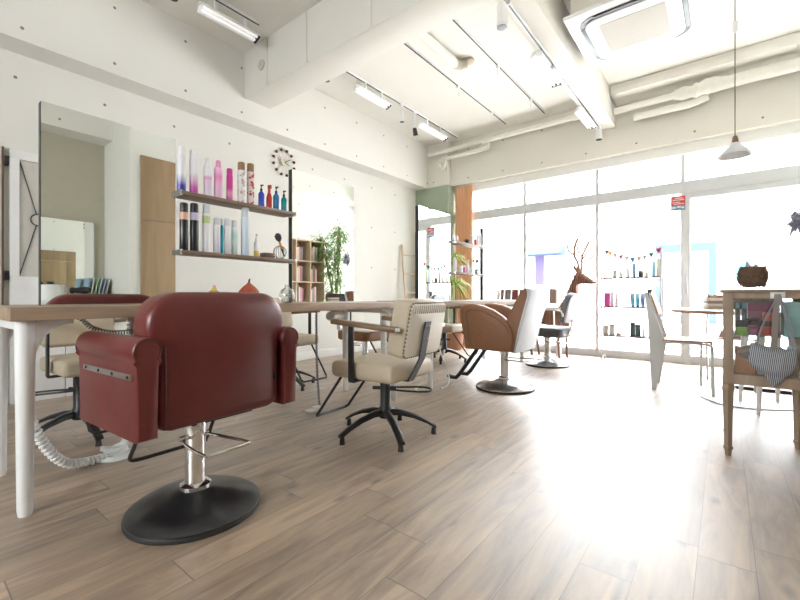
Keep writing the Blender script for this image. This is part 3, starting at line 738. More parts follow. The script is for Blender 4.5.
def tan_chair(loc, rz):
    r = empty('salon_armchair', loc, rz, 'tan brown salon armchair with a pale rear shell on a chrome disc base', 'chair')
    round_base(r, r, mat('polished_base_disc', (.5,.5,.51), .22, .9), R=.255, top=.36)
    hw = .255
    prof = [(-.27,.36),(-.285,.50),(-.315,.64),(-.325,.70),(-.310,.738),(-.27,.757),(-.20,.760),(-.10,.742),(-.01,.708),(.07,.66),(.125,.61),(.160,.55),(.168,.50),(.168,.36)]
    for s in (-1, 1):
        y0 = s*hw; y1 = s*(hw-.085)
        a = MB().prism(prof, 'y', min(y0,y1), max(y0,y1), .020, 3).build('armrest', tan_l, r, 50)
        seam = [(-.22,.375),(-.245,.60),(-.25,.68),(-.215,.708),(-.12,.700),(-.02,.665),(.06,.62),(.120,.565),(.135,.52)]
        MB().tube(smooth_path([V((x, y0+s*.001, z)) for x, z in seam],4), .006, 6).build('arm_seam', tan_dk, a)
    MB().box(-.30,.10,-hw+.085,hw-.085,.37,.49,.03,3).build('seat', tan_l, r, 60)
    bk = [(.04,.46),(.10,.60),(.165,.74),(.212,.85),(.235,.882),(.265,.890),(.290,.875),(.300,.84),(.225,.55),(.185,.36),(.14,.36)]
    MB().prism(bk, 'y', -.225, .225, .022, 3).build('backrest', tan_l, r, 50)
    sh = [(.172,.352),(.190,.352),(.235,.55),(.322,.85),(.318,.885),(.292,.893),(.270,.888),(.300,.86),(.290,.82),(.215,.55)]
    MB().prism(sh, 'y', -.243, .243, .008, 2).build('rear_shell', ltgrey_l, r, 50)
    MB().box(-.22,.15,-.14,.14,.345,.362,.003).build('seat_plate', black_m, r)
    for s in (-1,1):
        MB().tube([(-.22,s*.10,.35),(-.40,s*.11,.10),(-.44,s*.11,.060),(-.50,s*.11,.060),(-.525,s*.11,.075)], .019, 8).build('footrest', black_m, r)
    pedal(r, .27, [(0,-.03),(.05,-.10),(.24,-.11),(.27,-.05),(.26,.06),(.2,.10),(0,.03)])
    return r
tan_chair((-1.547,3.476,0), math.radians(1))

def grey_chair(loc, rz, seatm, backm, sidem, label, base_m, armm, name):
    r = empty(name, loc, rz, label, 'chair')
    round_base(r, r, base_m, R=.25, top=.35)
    MB().prism(rrect(-.24,.25,-.22,.22,.07,5), 'z', .355, .455, .022, 3).build('seat', seatm, r, 60)
    MB().prism(rrect(-.235,.245,-.215,.215,.07,5), 'z', .450, .464, .008, 2).build('seat_top', backm, r, 60)
    T = Matrix.Translation((.275,0,.69)) @ Matrix.Rotation(math.radians(13), 4, 'Y')
    pl = rrect(-.205,.205,-.165,.175,[.05,.05,.14,.14],7)
    b = MB().prism(pl, 'x', -.035, .028, .022, 3).build('backrest', sidem, r, 60, T)
    MB().prism([(p[0]*.96, p[1]*.96) for p in pl], 'x', .026, .042, .010, 2).build('rear_shell', backm, b, 60)
    for s in (-1,1):
        MB().tube(smooth_path([(.265,s*.215,.60),(.255,s*.235,.655),(.18,s*.240,.672),(-.17,s*.240,.675),(-.21,s*.240,.668)],4), .013, 8).build('armrest', armm, r)
        MB().tube([(-.02,s*.240,.665),(-.01,s*.235,.40),(-.01,s*.20,.372)], .009, 8).build('arm_post', armm, r)
    MB().box(.18,.20,-.03,.03,.36,.45).tube(smooth_path([(.10,0,.352),(.22,0,.352),(.262,0,.42),(.300,0,.56)],4), .014, 8).build('back_bracket', armm, r)
    pedal(r, .285, [(0,-.03),(.05,-.09),(.22,-.10),(.25,0),(.22,.10),(.03,.05)])
    f = MB().tube([(-.20,-.13,.36),(-.38,-.14,.14),(-.39,-.13,.125),(-.39,.13,.125),(-.38,.14,.14),(-.20,.13,.36)], .009, 8)
    f.build('footrest', armm, r)
    return r
grey_chair((-1.67,4.97,0), math.radians(-4), grey_l, ltgrey_l, grey_l, 'charcoal and pale grey salon chair with chrome arms, nearest the window', mat('polished_base_disc', (.5,.5,.51), .22, .9), chrome, 'chrome_salon_chair')
grey_chair((-3.12,3.32,0), math.radians(178), tan_l, cream_l, cream_l, 'white round-backed salon chair with tan seat and black arms behind the table', chrome, black_m, 'round_back_salon_chair')

# ================================================================== CORDS
def coil(name, pts, R, tpm, r, m, label, k=8, extra=None):
    P = smooth_path(pts, k)
    w = MB().tube(helix(P, R, tpm, 7), r, 5)
    o = w.build(name, m); return tag(o, label, 'cord')
coil('coiled_cord', [(-2.30,.355,.56),(-2.30,.365,.40),(-2.315,.40,.26),(-2.345,.46,.13),(-2.38,.53,.05),(-2.42,.62,.022),(-2.43,.70,.022)], .0165, 46, .0075, coil_w, 'thick white coiled cord curving from the near table leg down to the floor')
coil('coiled_cord', [(-2.47,.76,.02),(-2.52,.80,.03),(-2.535,.82,.10),(-2.54,.835,.25),(-2.54,.84,.50),(-2.54,.84,.715)], .016, 46, .0075, coil_w, 'white coiled cord rising behind the red chair from the floor tangle')
coil('coiled_cord', [(-2.50,.60,.72),(-2.49,.66,.66),(-2.48,.76,.635),(-2.48,.90,.65),(-2.48,1.02,.70),(-2.48,1.06,.72)], .011, 80, .0028, coil_k, 'grey springy cord sagging under the near table top')
coil('coiled_cord', [(-2.36,1.985,.72),(-2.362,1.985,.60),(-2.36,1.99,.30),(-2.35,2.00,.06),(-2.34,2.00,.02)], .008, 90, .003, coil_k, 'thin grey springy cord hanging straight down right of the red chair')
o = empty('floor_socket', (-2.44,.735,0), 0, 'white round floor socket with a knot of white cord on it', 'socket')
MB().lathe([(.075,0),(.078,.006),(.07,.012),(.0,.013)], n=28).build('socket_plate', plastic_w, o)
w = MB()
for k in range(5):
    a = k*1.3
    w.tube([(.035*math.cos(2*PI*i/16)+.012*math.cos(a), .05*math.sin(2*PI*i/16)+.012*math.sin(a), .024+.008*k+.01*math.sin(2*PI*i/8+a)) for i in range(16)], .006, 6, True)
w.box(-.02,.03,-.02,.02,.012,.045,.008); w.build('cord_knot', coil_w, o)
o = empty('floor_socket', (-2.31,1.94,0), 0, 'flat white floor plug box at the foot of the grey cord', 'socket')
MB().prism(rrect(-.03,.03,-.09,.05,.02,4),'z',0,.018,.005).build('socket_plate', mat('pale_grey_plastic',(.6,.6,.58),.4), o)
MB().box(-.012,.014,-.03,.03,.018,.034,.005).build('plug', coil_w, o)
# hair dryer hung beneath the table by the cream chair's arm
o = empty('hair_dryer', (-2.20,2.03,.731), 0, 'white hair dryer tucked under the table edge in front of the beige chair', 'hair dryer')
MB().box(-.05,.05,-.055,.055,-.012,0,.003).build('holder', plastic_w, o)
MB().tube([(.05,-.10,-.045),(.03,-.06,-.045),(0,.0,-.042),(0,.08,-.042)], [.032,.036,.028,.026], 16).build('barrel', plastic_w, o)
MB().tube([(0,.01,-.05),(0,.025,-.09),(0,.03,-.15)], [.016,.015,.014], 12).build('handle', plastic_w, o)
# white flex loops by the far table
w = MB()
w.tube(smooth_path([(-2.02,3.02,.70),(-2.10,3.06,.35),(-2.13,3.02,.08),(-2.12,2.90,.012),(-2.0,2.84,.012)],6), .008, 7)
w.tube(smooth_path([(-2.03,3.05,.70),(-2.06,3.16,.40),(-2.02,3.28,.10),(-1.98,3.20,.012),(-1.96,3.05,.012)],6), .007, 7)
tag(w.build('power_cord', coil_w), 'white power cords looping to the floor beside the front leg of the far table', 'cord')

# ================================================================== WALL AND FAR LEFT THINGS
o = empty('ball_clock', (XL, 3.085, 2.487), 0, 'round wall clock with dark balls around a brass centre', 'clock')
MB().cyl((0,0,0),(.03,0,0),.035,n=24).build('clock_case', mat('clock_brass',(.55,.45,.22),.3,1), o)
MB().cyl((.03,0,0),(.034,0,0),.048,n=28).build('clock_face', mat('clock_cream',(.7,.66,.55),.5), o)
for k in range(12):
    a = k*PI/6+.26
    p = V((.022, .155*math.cos(a), .155*math.sin(a)))
    bl = MB().ball(p, .0185, 12).build('ball', mat('dark_red_wood',(.10,.025,.02),.35), o)
    MB().cyl((.02,.03*math.cos(a),.03*math.sin(a)), (.021,.14*math.cos(a),.14*math.sin(a)), .0012, n=6).build('spoke', mat('clock_brass',(.55,.45,.22),.3,1), bl)
MB().box(.036,.038,-.004,.004,0,.07,.001,1,Matrix.Rotation(-2.0,4,'X')).box(.038,.040,-.004,.004,0,.10,.001,1,Matrix.Rotation(-1.0,4,'X')).build('hands', black_m, o)

o = empty('wooden_ladder', (0,0,0), 0, 'slim wooden ladder leaning on the long wall behind the black-edged far mirror', 'ladder')
LA0, LA1, LB0, LB1 = V((-4.10,5.43,0)), V((-4.265,5.43,1.70)), V((-3.86,5.76,0)), V((-4.03,5.845,1.70))
for a, b in ((LA0,LA1),(LB0,LB1)): MB().tube([a, b], .020, 8).build('rail', pale_w, o)
for k in range(5):
    t = (.25+k*.32)/1.70
    MB().cyl(LA0.lerp(LA1,t), LB0.lerp(LB1,t), .012, n=8).build('rung', pale_w, o)

# curtain
w = MB(); N_ = 60; prev = None
for i in range(N_+1):
    t = i/N_; x = -3.61+.34*t; y = 6.085+.028*math.sin(t*2*PI*5)
    a = w.bm.verts.new((x,y,.02)); b = w.bm.verts.new((x,y,2.70)); c_ = w.bm.verts.new((x,y+.006,2.70)); d_ = w.bm.verts.new((x,y+.006,.02))
    if prev:
        w.bm.faces.new((prev[0],a,b,prev[1])); w.bm.faces.new((prev[1],b,c_,prev[2])); w.bm.faces.new((prev[2],c_,d_,prev[3])); w.bm.faces.new((prev[3],d_,a,prev[0]))
    prev = (a,b,c_,d_)
o = empty('window_curtain', (-3.44,6.085,2.70), 0, 'orange curtain gathered at the left end of the shop window', 'curtain')
cl = w.build('curtain_cloth', curtain_m, None, 60); cl.parent = o; cl.matrix_parent_inverse = Matrix.Translation((3.44,-6.085,-2.70))
MB().cyl((-.185,.0,-.008),(.25,.0,-.008),.007,n=10).build('curtain_rod', white_p, o)

def potted(name, loc, label, pot_m, pot_r, pot_h, leaves, lm, cat='potted plant', stems=()):
    o = empty(name, loc, 0, label, cat)
    pt = MB().lathe([(pot_r*.75,0),(pot_r*.8,.005),(pot_r,pot_h-.02),(pot_r*1.05,pot_h-.02),(pot_r*1.05,pot_h),(pot_r*.93,pot_h),(pot_r*.9,pot_h-.03),(0,pot_h-.03)], n=24).build('pot', pot_m, o)
    MB().lathe([(pot_r*.9,pot_h-.028),(0,pot_h-.02)], n=20).build('soil', soil, pt)
    if stems:
        w = MB()
        for s in stems: w.tube(smooth_path(s,4), .011, 7)
        w.build('stem', mat('cane_stem',(.30,.24,.12),.7), o)
    leaves.build('foliage', lm, o, 60)
    return o
# spider-like plant behind the far shelves
w = MB()
for cz, n_, L_ in ((1.40,80,.34),(1.00,110,.42)):
    for k in range(n_):
        a = random.random()*2*PI; e = random.uniform(.0,1.3)
        w.blade((.03*math.cos(a), .03*math.sin(a), cz), (math.cos(a)*math.cos(e)*.55, math.sin(a)*math.cos(e)*.55, math.sin(e)), L_*random.uniform(.7,1), .017, .75, 6)
potted('potted_dracaena', (-3.32,5.55,0), 'leafy dracaena in a terracotta pot between the green pillar and the curtain', terra, .15, .26, w, leaf_y, stems=([(0,0,.2),(.01,.02,.8),(0,0,1.42)],[(.04,0,.2),(.06,-.02,.6),(.02,0,1.02)]))

# ================================================================== WINDOW SIDE: magazines, deer, wire shelf
o = empty('magazine_rack', (-2.32,6.0,0), 0, 'low white display rack of magazines standing along the shop window', 'rack')
for x in (-.47,.47): MB().box(x-.012,x+.012,-.11,.10,0,.93,.003).build('rack_side', white_g, o)
for z in (.72,.46,.14):
    MB().box(-.457,.457,-.105,.09,z-.012,z,.002).build('rack_shelf', white_g, o)
mc = [(.52,.30,.26),(.62,.56,.50),(.50,.18,.16),(.66,.60,.55),(.45,.34,.40),(.58,.40,.30),(.60,.16,.14),(.68,.66,.60)]
names = ['red','beige','dark red','ivory','mauve','brown','crimson','cream']
for row, (z, hh) in enumerate(((.722,.215),(.462,.20))):
    for k in range(8):
        c = mc[(k*3+row*2) % 8]; nm = names[(k*3+row*2) % 8]
        x = -2.32-.40+k*.114
        m_ = mat('cover_%d_%d'%(row,k), tuple(q*.42 for q in c), .4, var=.12, scale=30)
        b = MB().obox((0,0,hh/2*1.0),(.10,.012,hh),rx=math.radians(-8)).build('magazine', m_)
        b.location = (x, 5.96, z+.002)
        tag(b, '%s magazine, %s from the left in the %s row of the window rack'%(nm, ['first','second','third','fourth','fifth','sixth','seventh','eighth'][k], ['upper','lower'][row]), 'magazine', 'magazines on the window rack')

# deer: cut-board figure made of upright ribs
o = empty('deer_figure', (-1.87,5.73,0), math.radians(-8), 'brown ribbed cut-board deer with tall antlers standing before the window', 'figure')
body = MB()
def lerp_tab(tab, x):
    for (a, va), (b, vb) in zip(tab, tab[1:]):
        if a <= x <= b: return va+(vb-va)*(x-a)/(b-a)
    return tab[-1][1] if x > tab[-1][0] else tab[0][1]
top = [(-.36,.60),(-.32,.67),(-.2,.665),(0,.66),(.12,.69),(.20,.83),(.27,1.00),(.33,1.13),(.37,1.165),(.42,1.14),(.50,1.08),(.60,1.01)]
bot = [(-.36,.50),(-.30,.44),(-.2,.44),(0,.42),(.15,.40),(.27,.50),(.34,.76),(.38,.93),(.38,.985),(.45,.99),(.52,.985),(.60,.985)]
wid = [(-.36,.05),(-.25,.10),(0,.105),(.15,.095),(.25,.055),(.33,.045),(.42,.045),(.52,.03),(.60,.012)]
x = -.36
while x <= .60:
    t_, b_, w_ = lerp_tab(top,x), lerp_tab(bot,x), lerp_tab(wid,x)
    body.prism([(w_*math.cos(2*PI*i/16), (t_+b_)/2+(t_-b_)/2*math.sin(2*PI*i/16)) for i in range(16)], 'x', x-.0085, x+.0085)
    x += .0285
body.prism([(-.34,.46),(-.2,.47),(.15,.45),(.26,.60),(.33,.95),(.40,1.0),(.56,.99),(.585,1.0),(.40,1.10),(.34,1.08),(.24,.88),(.14,.64),(-.1,.62),(-.32,.62)], 'y', -.008, .008)
body.build('body', deer_m, o, 0)
for (x, y) in ((-.27,-.055),(-.22,.055),(.13,-.055),(.19,.055)):
    bk = -.03 if x < 0 else .0
    MB().tube([(x,y,.55),(x+.005,y,.40),(x+bk,y,.26),(x+.0,y,.06),(x+.012,y,.0)], [.05,.034,.018,.015,.018], 8).build('leg', deer_m, o)
for s in (-1,1):
    MB().tube([(.37,s*.02,1.14),(.345,s*.05,1.20),(.335,s*.065,1.25)], [.012,.020,.003], 8).build('ear', deer_m, o)
    an = MB()
    an.tube(smooth_path([(.40,s*.02,1.13),(.39,s*.06,1.26),(.37,s*.12,1.36),(.40,s*.17,1.47),(.44,s*.18,1.57)],4), [.014]*16+[.006], 7)
    an.tube(smooth_path([(.39,s*.07,1.28),(.47,s*.10,1.31),(.53,s*.12,1.39)],4), .010, 6)
    an.tube(smooth_path([(.375,s*.12,1.36),(.31,s*.15,1.42),(.29,s*.16,1.52)],4), .010, 6)
    an.tube(smooth_path([(.40,s*.165,1.46),(.34,s*.19,1.50),(.32,s*.2,1.57)],4), .009, 6)
    an.build('antler', mat('antler_brown',(.34,.19,.12),.6), o)

# white wire shelf
RX0, RX1, RY = -1.225, -.585, 5.77
o = empty('wire_shelf_unit', ((RX0+RX1)/2, RY, 0), 0, 'white wire-framed shelf unit with thin dark boards in front of the window', 'shelf unit')
for s in (-1,1):
    x = s*.32
    w = MB()
    w.tube([(x,-.10,0),(x,-.10,1.10),(x,-.04,1.46)], .009, 6).tube([(x,.10,0),(x,.10,1.10),(x,.04,1.40)], .009, 6)
    for k in range(11): w.cyl((x,-.10,.06+k*.10),(x,.10,.06+k*.10),.003,n=5)
    w.tube(smooth_path([(x,-.10,.24),(x,-.03,.30),(x,.06,.24),(x,.10,.30)],4),.003,5)
    w.build('ladder_frame', mat('wire_grey_enamel',(.40,.40,.41),.4), o)
    MB().ball((x,-.04,1.47),.012,10).build('finial', white_g, o)
for z in (1.065,.70,.335):
    MB().box(-.325,.325,-.105,.105,z-.016,z,.002).build('shelf_board', rack_w, o)
GG = ['products on the top of the wire shelf','products in the middle of the wire shelf','products on the bottom of the wire shelf']
def B(x, z, h, w_, st, c, lb, g, cap=None, nm=None):
    bottle(x, 5.76, z, h, w_/2, st, pm('rack_%.3f_%.2f'%(x,z), c), lb, GG[g], cap)
B(-1.088,1.065,.105,.045,'jar',(.78,.76,.68),'cream jar, leftmost on the top board of the wire shelf',0)
B(-1.019,1.065,.085,.038,'jar',(.80,.80,.78),'short white pot second from the left on the top board',0)
B(-.941,1.065,.118,.038,'mist',(.80,.79,.77),'white nozzle bottle left of the blue and white one on the top board',0)
B(-.87,1.065,.21,.034,'mist',(.16,.32,.55),'tall blue nozzle bottle in the middle of the top board',0)
B(-.80,1.065,.086,.055,'jar',(.10,.05,.05),'dark brown jar with a pale foot on the top board',0)
B(-.736,1.065,.055,.037,'jar',(.80,.78,.72),'tiny pale jar right of the dark brown jar',0)
B(-.665,1.065,.19,.036,'can',(.30,.58,.70),'sky blue can on the top board of the wire shelf',0,pm('sky_cap',(.35,.6,.7)))
B(-.615,1.065,.215,.040,'can',(.72,.68,.45),'pale yellow can, rightmost on the top board',0,pm('yellow_cap',(.7,.66,.45)))
B(-1.116,.70,.21,.038,'mist',(.74,.58,.68),'taller pale pink nozzle bottle beside the magenta box',1)
B(-1.065,.70,.184,.038,'mist',(.76,.62,.70),'shorter pale pink nozzle bottle on the middle board',1)
for k, (x, c, lb) in enumerate(((-.886,(.05,.36,.62),'left of the three bright blue tubes on the middle board'),(-.832,(.06,.40,.62),'middle one of the three bright blue tubes'),(-.778,(.02,.16,.50),'right, deepest blue of the three tubes'))):
    t = empty('cream_tube', (x,5.76,.70), 0, lb, 'tube', GG[1])
    MB().lathe([(.017,0),(.018,.02)], n=14).build('cap', pm('tube_cap',(.02,.12,.3)), t)
    tb = MB(); n_ = 16
    r0 = [tb.bm.verts.new((.020*math.cos(2*PI*i/n_), .016*math.sin(2*PI*i/n_), .021)) for i in range(n_)]
    r1 = [tb.bm.verts.new((.025*math.cos(2*PI*i/n_), .003*math.sin(2*PI*i/n_), .165)) for i in range(n_)]
    for i in range(n_): tb.bm.faces.new((r0[i], r0[(i+1)%n_], r1[(i+1)%n_], r1[i]))
    tb.bm.faces.new(r0[::-1]); tb.bm.faces.new(r1)
    tb.build('tube_body', grad_mat('tube_%d'%k, ((0,c),(.5,c),(1,(.6,.75,.85)))), t)
def carton(x, z, w_, h, c, lb, g, y=5.76, dp=.05):
    t = empty('product_box', (x,y,z), 0, lb, 'box', g)
    MB().box(-w_/2,w_/2,-dp/2,dp/2,0,h*.86,.001).build('carton', pm('box_%.3f_%.2f'%(x,z), c, .5), t)
    MB().box(-w_/2-.001,w_/2+.001,-dp/2-.001,dp/2+.001,h*.86,h,.001).build('lid', pm('boxlid_%.3f_%.2f'%(x,z), tuple(q*.85 for q in c), .5), t)
carton(-1.172,.70,.064,.173,(.70,.06,.32),'magenta carton at the left of the middle board',GG[1])
carton(-.705,.70,.045,.215,(.07,.05,.06),'tall black carton on the middle board behind the dining chair',GG[1])
carton(-.635,.70,.06,.05,(.45,.43,.42),'low grey carton at the right end of the middle board',GG[1])
carton(-1.192,.335,.060,.125,(.62,.58,.54),'left beige carton on the bottom board of the wire shelf',GG[2])
carton(-1.118,.335,.060,.138,(.64,.60,.56),'right beige carton on the bottom board of the wire shelf',GG[2])
carton(-1.04,.335,.05,.035,(.66,.45,.40),'low peach carton on the bottom board of the wire shelf',GG[2])
carton(-.885,.335,.050,.172,(.04,.07,.08),'taller dark green carton on the bottom board',GG[2])
carton(-.826,.335,.055,.145,(.05,.08,.09),'shorter dark green carton on the bottom board',GG[2])
B(-.77,.335,.104,.034,'cap',(.74,.72,.68),'short white bottle beside the dark green cartons',2)
B(-.70,.335,.145,.036,'cap',(.76,.73,.70),'taller white bottle on the bottom board behind the chair',2)
# bunting
o = empty('bunting', (RX0, RY-.06, 1.40), 0, 'string of small coloured pennants hung across the top of the wire shelf', 'bunting')
bx = [-1.225,-1.17,-1.128,-1.07,-1.008,-.942,-.882,-.812,-.753,-.685,-.609,-.585]
bz = [1.425,1.415,1.400,1.372,1.345,1.322,1.305,1.310,1.325,1.352,1.400,1.43]
MB().tube([(a-RX0,0,b-1.40) for a,b in zip(bx,bz)], .0018, 5).build('string', white_p, o)
cols = [(.20,.26,.34),(.70,.45,.14),(.62,.60,.52),(.62,.12,.14),(.66,.65,.62),(.70,.42,.20),(.62,.60,.58),(.03,.24,.20),(.60,.05,.12),(.1,.2,.35)]
for k, i in enumerate([1,2,3,4,5,6,7,8,9,10]):
    x, z = bx[i]-RX0, bz[i]-1.40; c = cols[[0,1,2,3,4,9,5,6,7,8][k]]
    MB().prism([(x-.032,z-.002),(x+.032,z+.002),(x+.002,z-.068)], 'y', -.001, .001).build('pennant', pm('pennant_%d'%k, c, .8), o)

# window sign
o = empty('window_sticker', (-.448,YW-.036,1.985), 0, 'small red and blue printed sign hung at the top of the door frame', 'sign')
MB().box(-.075,.075,-.002,.0,-.09,.09).build('sign_board', pm('sign_red',(.62,.07,.08),.5), o)
MB().box(-.075,.075,-.0035,-.0022,-.09,-.028).build('sign_band', pm('sign_blue',(.16,.32,.48),.5), o)
w = MB()
for (x0,x1,z) in ((-.035,.045,.060),(-.055,.060,.040),(-.058,.02,.012),(-.045,.055,-.008)):
    x = x0
    while x < x1:
        q = random.uniform(.006,.014); w.box(x,x+q,-.0042,-.0022,z-.005,z+.005); x += q+.003
for (x0,x1,z) in ((-.06,-.02,-.05),(-.01,.03,-.045),(.035,.062,-.055)):
    w.box(x0,x1,-.0048,-.0036,z-.012,z+.008,.001)
w.build('sign_lettering', pm('sign_white',(.8,.8,.8),.5), o)
# tiny hand-written marks on the door glass
w = MB()
for k, (x, z) in enumerate(((.13,1.34),(.16,1.36),(.19,1.335),(.22,1.36))):
    w.box(x,x+.006,YW-.0065,YW-.0048,z-.02,z+.02); w.box(x,x+.02,YW-.0065,YW-.0048,z+.014,z+.018)
w.tube([(.34+.04*math.cos(2*PI*i/18), YW-.006, 1.37+.04*math.sin(2*PI*i/18)) for i in range(18)], .003, 5, True)
w.box(.325,.333,YW-.0065,YW-.0048,1.375,1.385); w.box(.348,.356,YW-.0065,YW-.0048,1.375,1.385); w.box(.325,.355,YW-.0065,YW-.0048,1.352,1.357)
tag(w.build('glass_lettering', pm('grey_marker',(.25,.27,.3),.7)), 'faint hand-drawn marks and a round face on the door glass', 'lettering')

# ================================================================== RIGHT SIDE: dining set, vitrine
DT = (.28,4.05)
o = empty('round_table', (DT[0],DT[1],0), 0, 'round wood-topped table with white legs behind the glass cabinet', 'table')
MB().lathe([(.61,.70),(.62,.702),(.62,.722),(.61,.725)], n=56).build('tabletop', chair_w, o)
for x, y in ((-.09,-.24),(-.18,.15),(.12,-.02),(.05,.30)):
    MB().tube([(x*.8,y*.8,.699),(x*1.0,y*1.0,.0)], [.028,.012], 12).build('leg', white_g, o)
def side_chair(loc, rz, label):
    r = empty('dining_chair', loc, rz, label, 'chair', 'white metal dining chairs')
    # faces +x; rear feet at x=0
    for s in (-1,1):
        y = s*.19
        MB().prism([(-.010,0),(.025,0),(.085,.42),(.080,.47),(.020,.66),(-.045,.86),(-.065,.86),(-.035,.60),(-.030,.44)], 'y', y-.008, y+.008, .003, 1).build('rear_leg', mat('pale_grey_enamel',(.55,.56,.55),.4), r)
        MB().tube(smooth_path([(.06,y,.425),(.36,y,.425),(.405,y,.41),(.42,y,.36),(.425,y,.0)],3), .011, 8).build('front_leg', mat('pale_grey_enamel',(.55,.56,.55),.4), r)
    MB().prism(rrect(.03,.42,-.20,.20,.05,4), 'z', .437, .450, .004, 2).build('seat', chair_w, r)
    T = Matrix.Translation((.005,0,.75)) @ Matrix.Rotation(math.radians(-17),4,'Y')
    MB().prism(rrect(-.20,.20,-.09,.09,.03,4), 'x', .0, .014, .004, 2).build('backrest', chair_w, r, 40, T)
    return r
ch = side_chair((-.50,4.42,0), math.radians(2), 'white metal chair with a wooden back and seat, left of the round table')
dup(ch, (.06,5.10,0), math.radians(-95), 'second metal dining chair on the window side of the round table', 'white metal dining chairs')
o = empty('book_stack', (-.065,4.13,.7255), .3, 'short stack of books on the round table edge left of the glass cabinet', 'books')
for k, (w_, c) in enumerate(((.15,(.45,.40,.36)),(.14,(.66,.63,.58)),(.125,(.30,.26,.24)),(.13,(.66,.64,.6)))):
    MB().box(-.055,-.055+w_*.8,-.07,.07,.022*k,.022*k+.020,.002).build('book', pm('book_%d'%k,c,.6), o)
o = empty('wicker_tray', (.17,4.40,.7255), .2, 'dark woven tray on the round table, peeking over the glass cabinet', 'tray')
MB().prism(rrect(-.14,.14,-.10,.10,.03,4),'z',0,.01).build('tray_base', mat('dark_wicker',(.07,.045,.045),.8,var=.2,scale=90,bump=.4), o)
w = MB()
for k in range(7):
    w.tube([V((p[0],p[1],.015+k*.020)) for p in rrect(-.14-.001*k,.14+.001*k,-.10-.001*k,.10+.001*k,.03,4)], .0105, 6, True)
w.build('tray_wall', mat('dark_wicker',(.07,.045,.045),.8), o)
o = MB().prism(smooth_path([(-.10,.0,0),(.10,.0,0),(.12,.03,0),(.06,.055,0),(.0,.05,0),(-.08,.06,0)],3,True) and [(-.10,0),(.10,0),(.12,.03),(.06,.055),(0,.05),(-.08,.06)],'y',-.09,.09,.012,2).build('folded_cloth', mat('dusty_pink_cloth',(.45,.30,.32),.9,var=.1,scale=30,bump=.3))
o.location = (.06,4.88,.452); tag(o, 'dusty pink folded cloth lying on the dining chair behind the table', 'cloth')

# vitrine on tapered legs
cab = empty('glass_cabinet', (0,2.70,0), 0, 'taupe wooden glass-fronted cabinet on tapered legs at the right edge', 'cabinet')
X0, X1, D0, D1 = -.005, .335, 0, .38
for (x, y) in ((X0+.022,D0+.022),(X1-.022,D0+.022),(X0+.022,D1-.022),(X1-.022,D1-.022)):
    MB().lathe([(.013,0),(.015,.03),(.020,.034),(.020,.045),(.016,.05),(.019,.20),(.024,.335),(.026,.34),(.026,.352),(.024,.36),(.024,.3735)], (x,y,0), 4).build('leg', cab_w, cab, 20, Matrix.Identity(4))
    MB().box(x-.022,x+.022,y-.022,y+.022,.374,.843,.003).build('corner_post', cab_w, cab)
MB().box(X0-.012,X1+.012,D0-.012,D1+.012,.8435,.858,.004).build('cabinet_top', cab_w, cab)
for za, zb_ in ((.812,.843),(.374,.426)):
    MB().box(X0+.0445,X1-.0445,D0+.004,D0+.04,za,zb_,.002).build('rail', cab_w, cab)
    MB().box(X0+.0445,X1-.0445,D1-.04,D1-.004,za,zb_,.002).build('rail', cab_w, cab)
    for xx in (X0+.004, X1-.04): MB().box(xx,xx+.036,D0+.0445,D1-.0445,za,zb_,.002).build('rail', cab_w, cab)
MB().box(X0+.04,X1-.04,D0+.04,D1-.04,.412,.425).build('cabinet_floor', cab_w, cab)
gcab = glass_mat('cabinet_glass', (.96,.98,.98), .35)
MB().box(X0+.044,X1-.044,D0+.012,D0+.016,.426,.812).build('front_glass', gcab, cab)
MB().box(X0+.044,X1-.044,D1-.018,D1-.014,.426,.812).build('rear_glass', gcab, cab)
MB().box(X0+.016,X0+.020,D0+.044,D1-.044,.426,.812).build('side_glass', gcab, cab)
MB().box(X0+.022,X1-.022,D0+.045,D1-.045,.618,.624).build('glass_shelf', glass_mat('green_edge_glass', (.80,.93,.92), .9), cab)
MB().box(.178,.232,-.003,.0035,.812,.8445,.001).build('keyplate', plastic_w, cab)
MB().ball((.205,-.014,.826),.009,12).cyl((.205,-.012,.826),(.205,-.002,.826),.004,n=8).build('knob', steel, cab)
# things in the vitrine
def vbox(x0,x1,y0,y1,z0,z1,c,lb,g='boxes in the glass cabinet', r=.5):
    t = empty('storage_box', ((x0+x1)/2, 2.70+(y0+y1)/2, z0), 0, lb, 'box', g)
    a, b, h = (x1-x0)/2, (y1-y0)/2, z1-z0
    MB().box(-a,a,-b,b,0,h*.72,.002).build('box_body', pm('vb_%.3f_%.3f'%(x0,z0), c, r), t)
    MB().box(-a-.001,a+.001,-b-.001,b+.001,h*.725,h,.002).build('box_lid', pm('vl_%.3f_%.3f'%(x0,z0), tuple(min(1,q*1.06) for q in c), r), t)
TE = (.34,.60,.58)
vbox(.232,.300,.05,.20,.6245,.680,TE,'bottom pale teal box of the stack in the glass cabinet')
vbox(.232,.300,.05,.20,.6805,.738,TE,'middle pale teal box of the stack in the glass cabinet')
vbox(.232,.300,.05,.20,.7385,.795,TE,'top pale teal box of the stack in the glass cabinet')
vbox(.048,.095,.055,.11,.6245,.664,(.22,.42,.03),'lime green box in the glass cabinet')
vbox(.048,.095,.055,.11,.6645,.700,(.02,.02,.025),'black box on top of the lime green one')
vbox(.10,.14,.06,.13,.6245,.672,(.28,.03,.10),'dark crimson box behind the bag straps')
vbox(.145,.21,.06,.13,.6245,.672,(.62,.07,.05),'bright red box on the glass shelf')
vbox(.145,.21,.06,.13,.6725,.698,(.04,.03,.035),'thin black box on the bright red one')
vbox(.155,.21,.06,.13,.6985,.740,(.64,.12,.05),'orange-red box above the thin black one')
vbox(.10,.225,.17,.29,.6245,.79,(.14,.06,.13),'large dark plum box at the back of the glass cabinet')
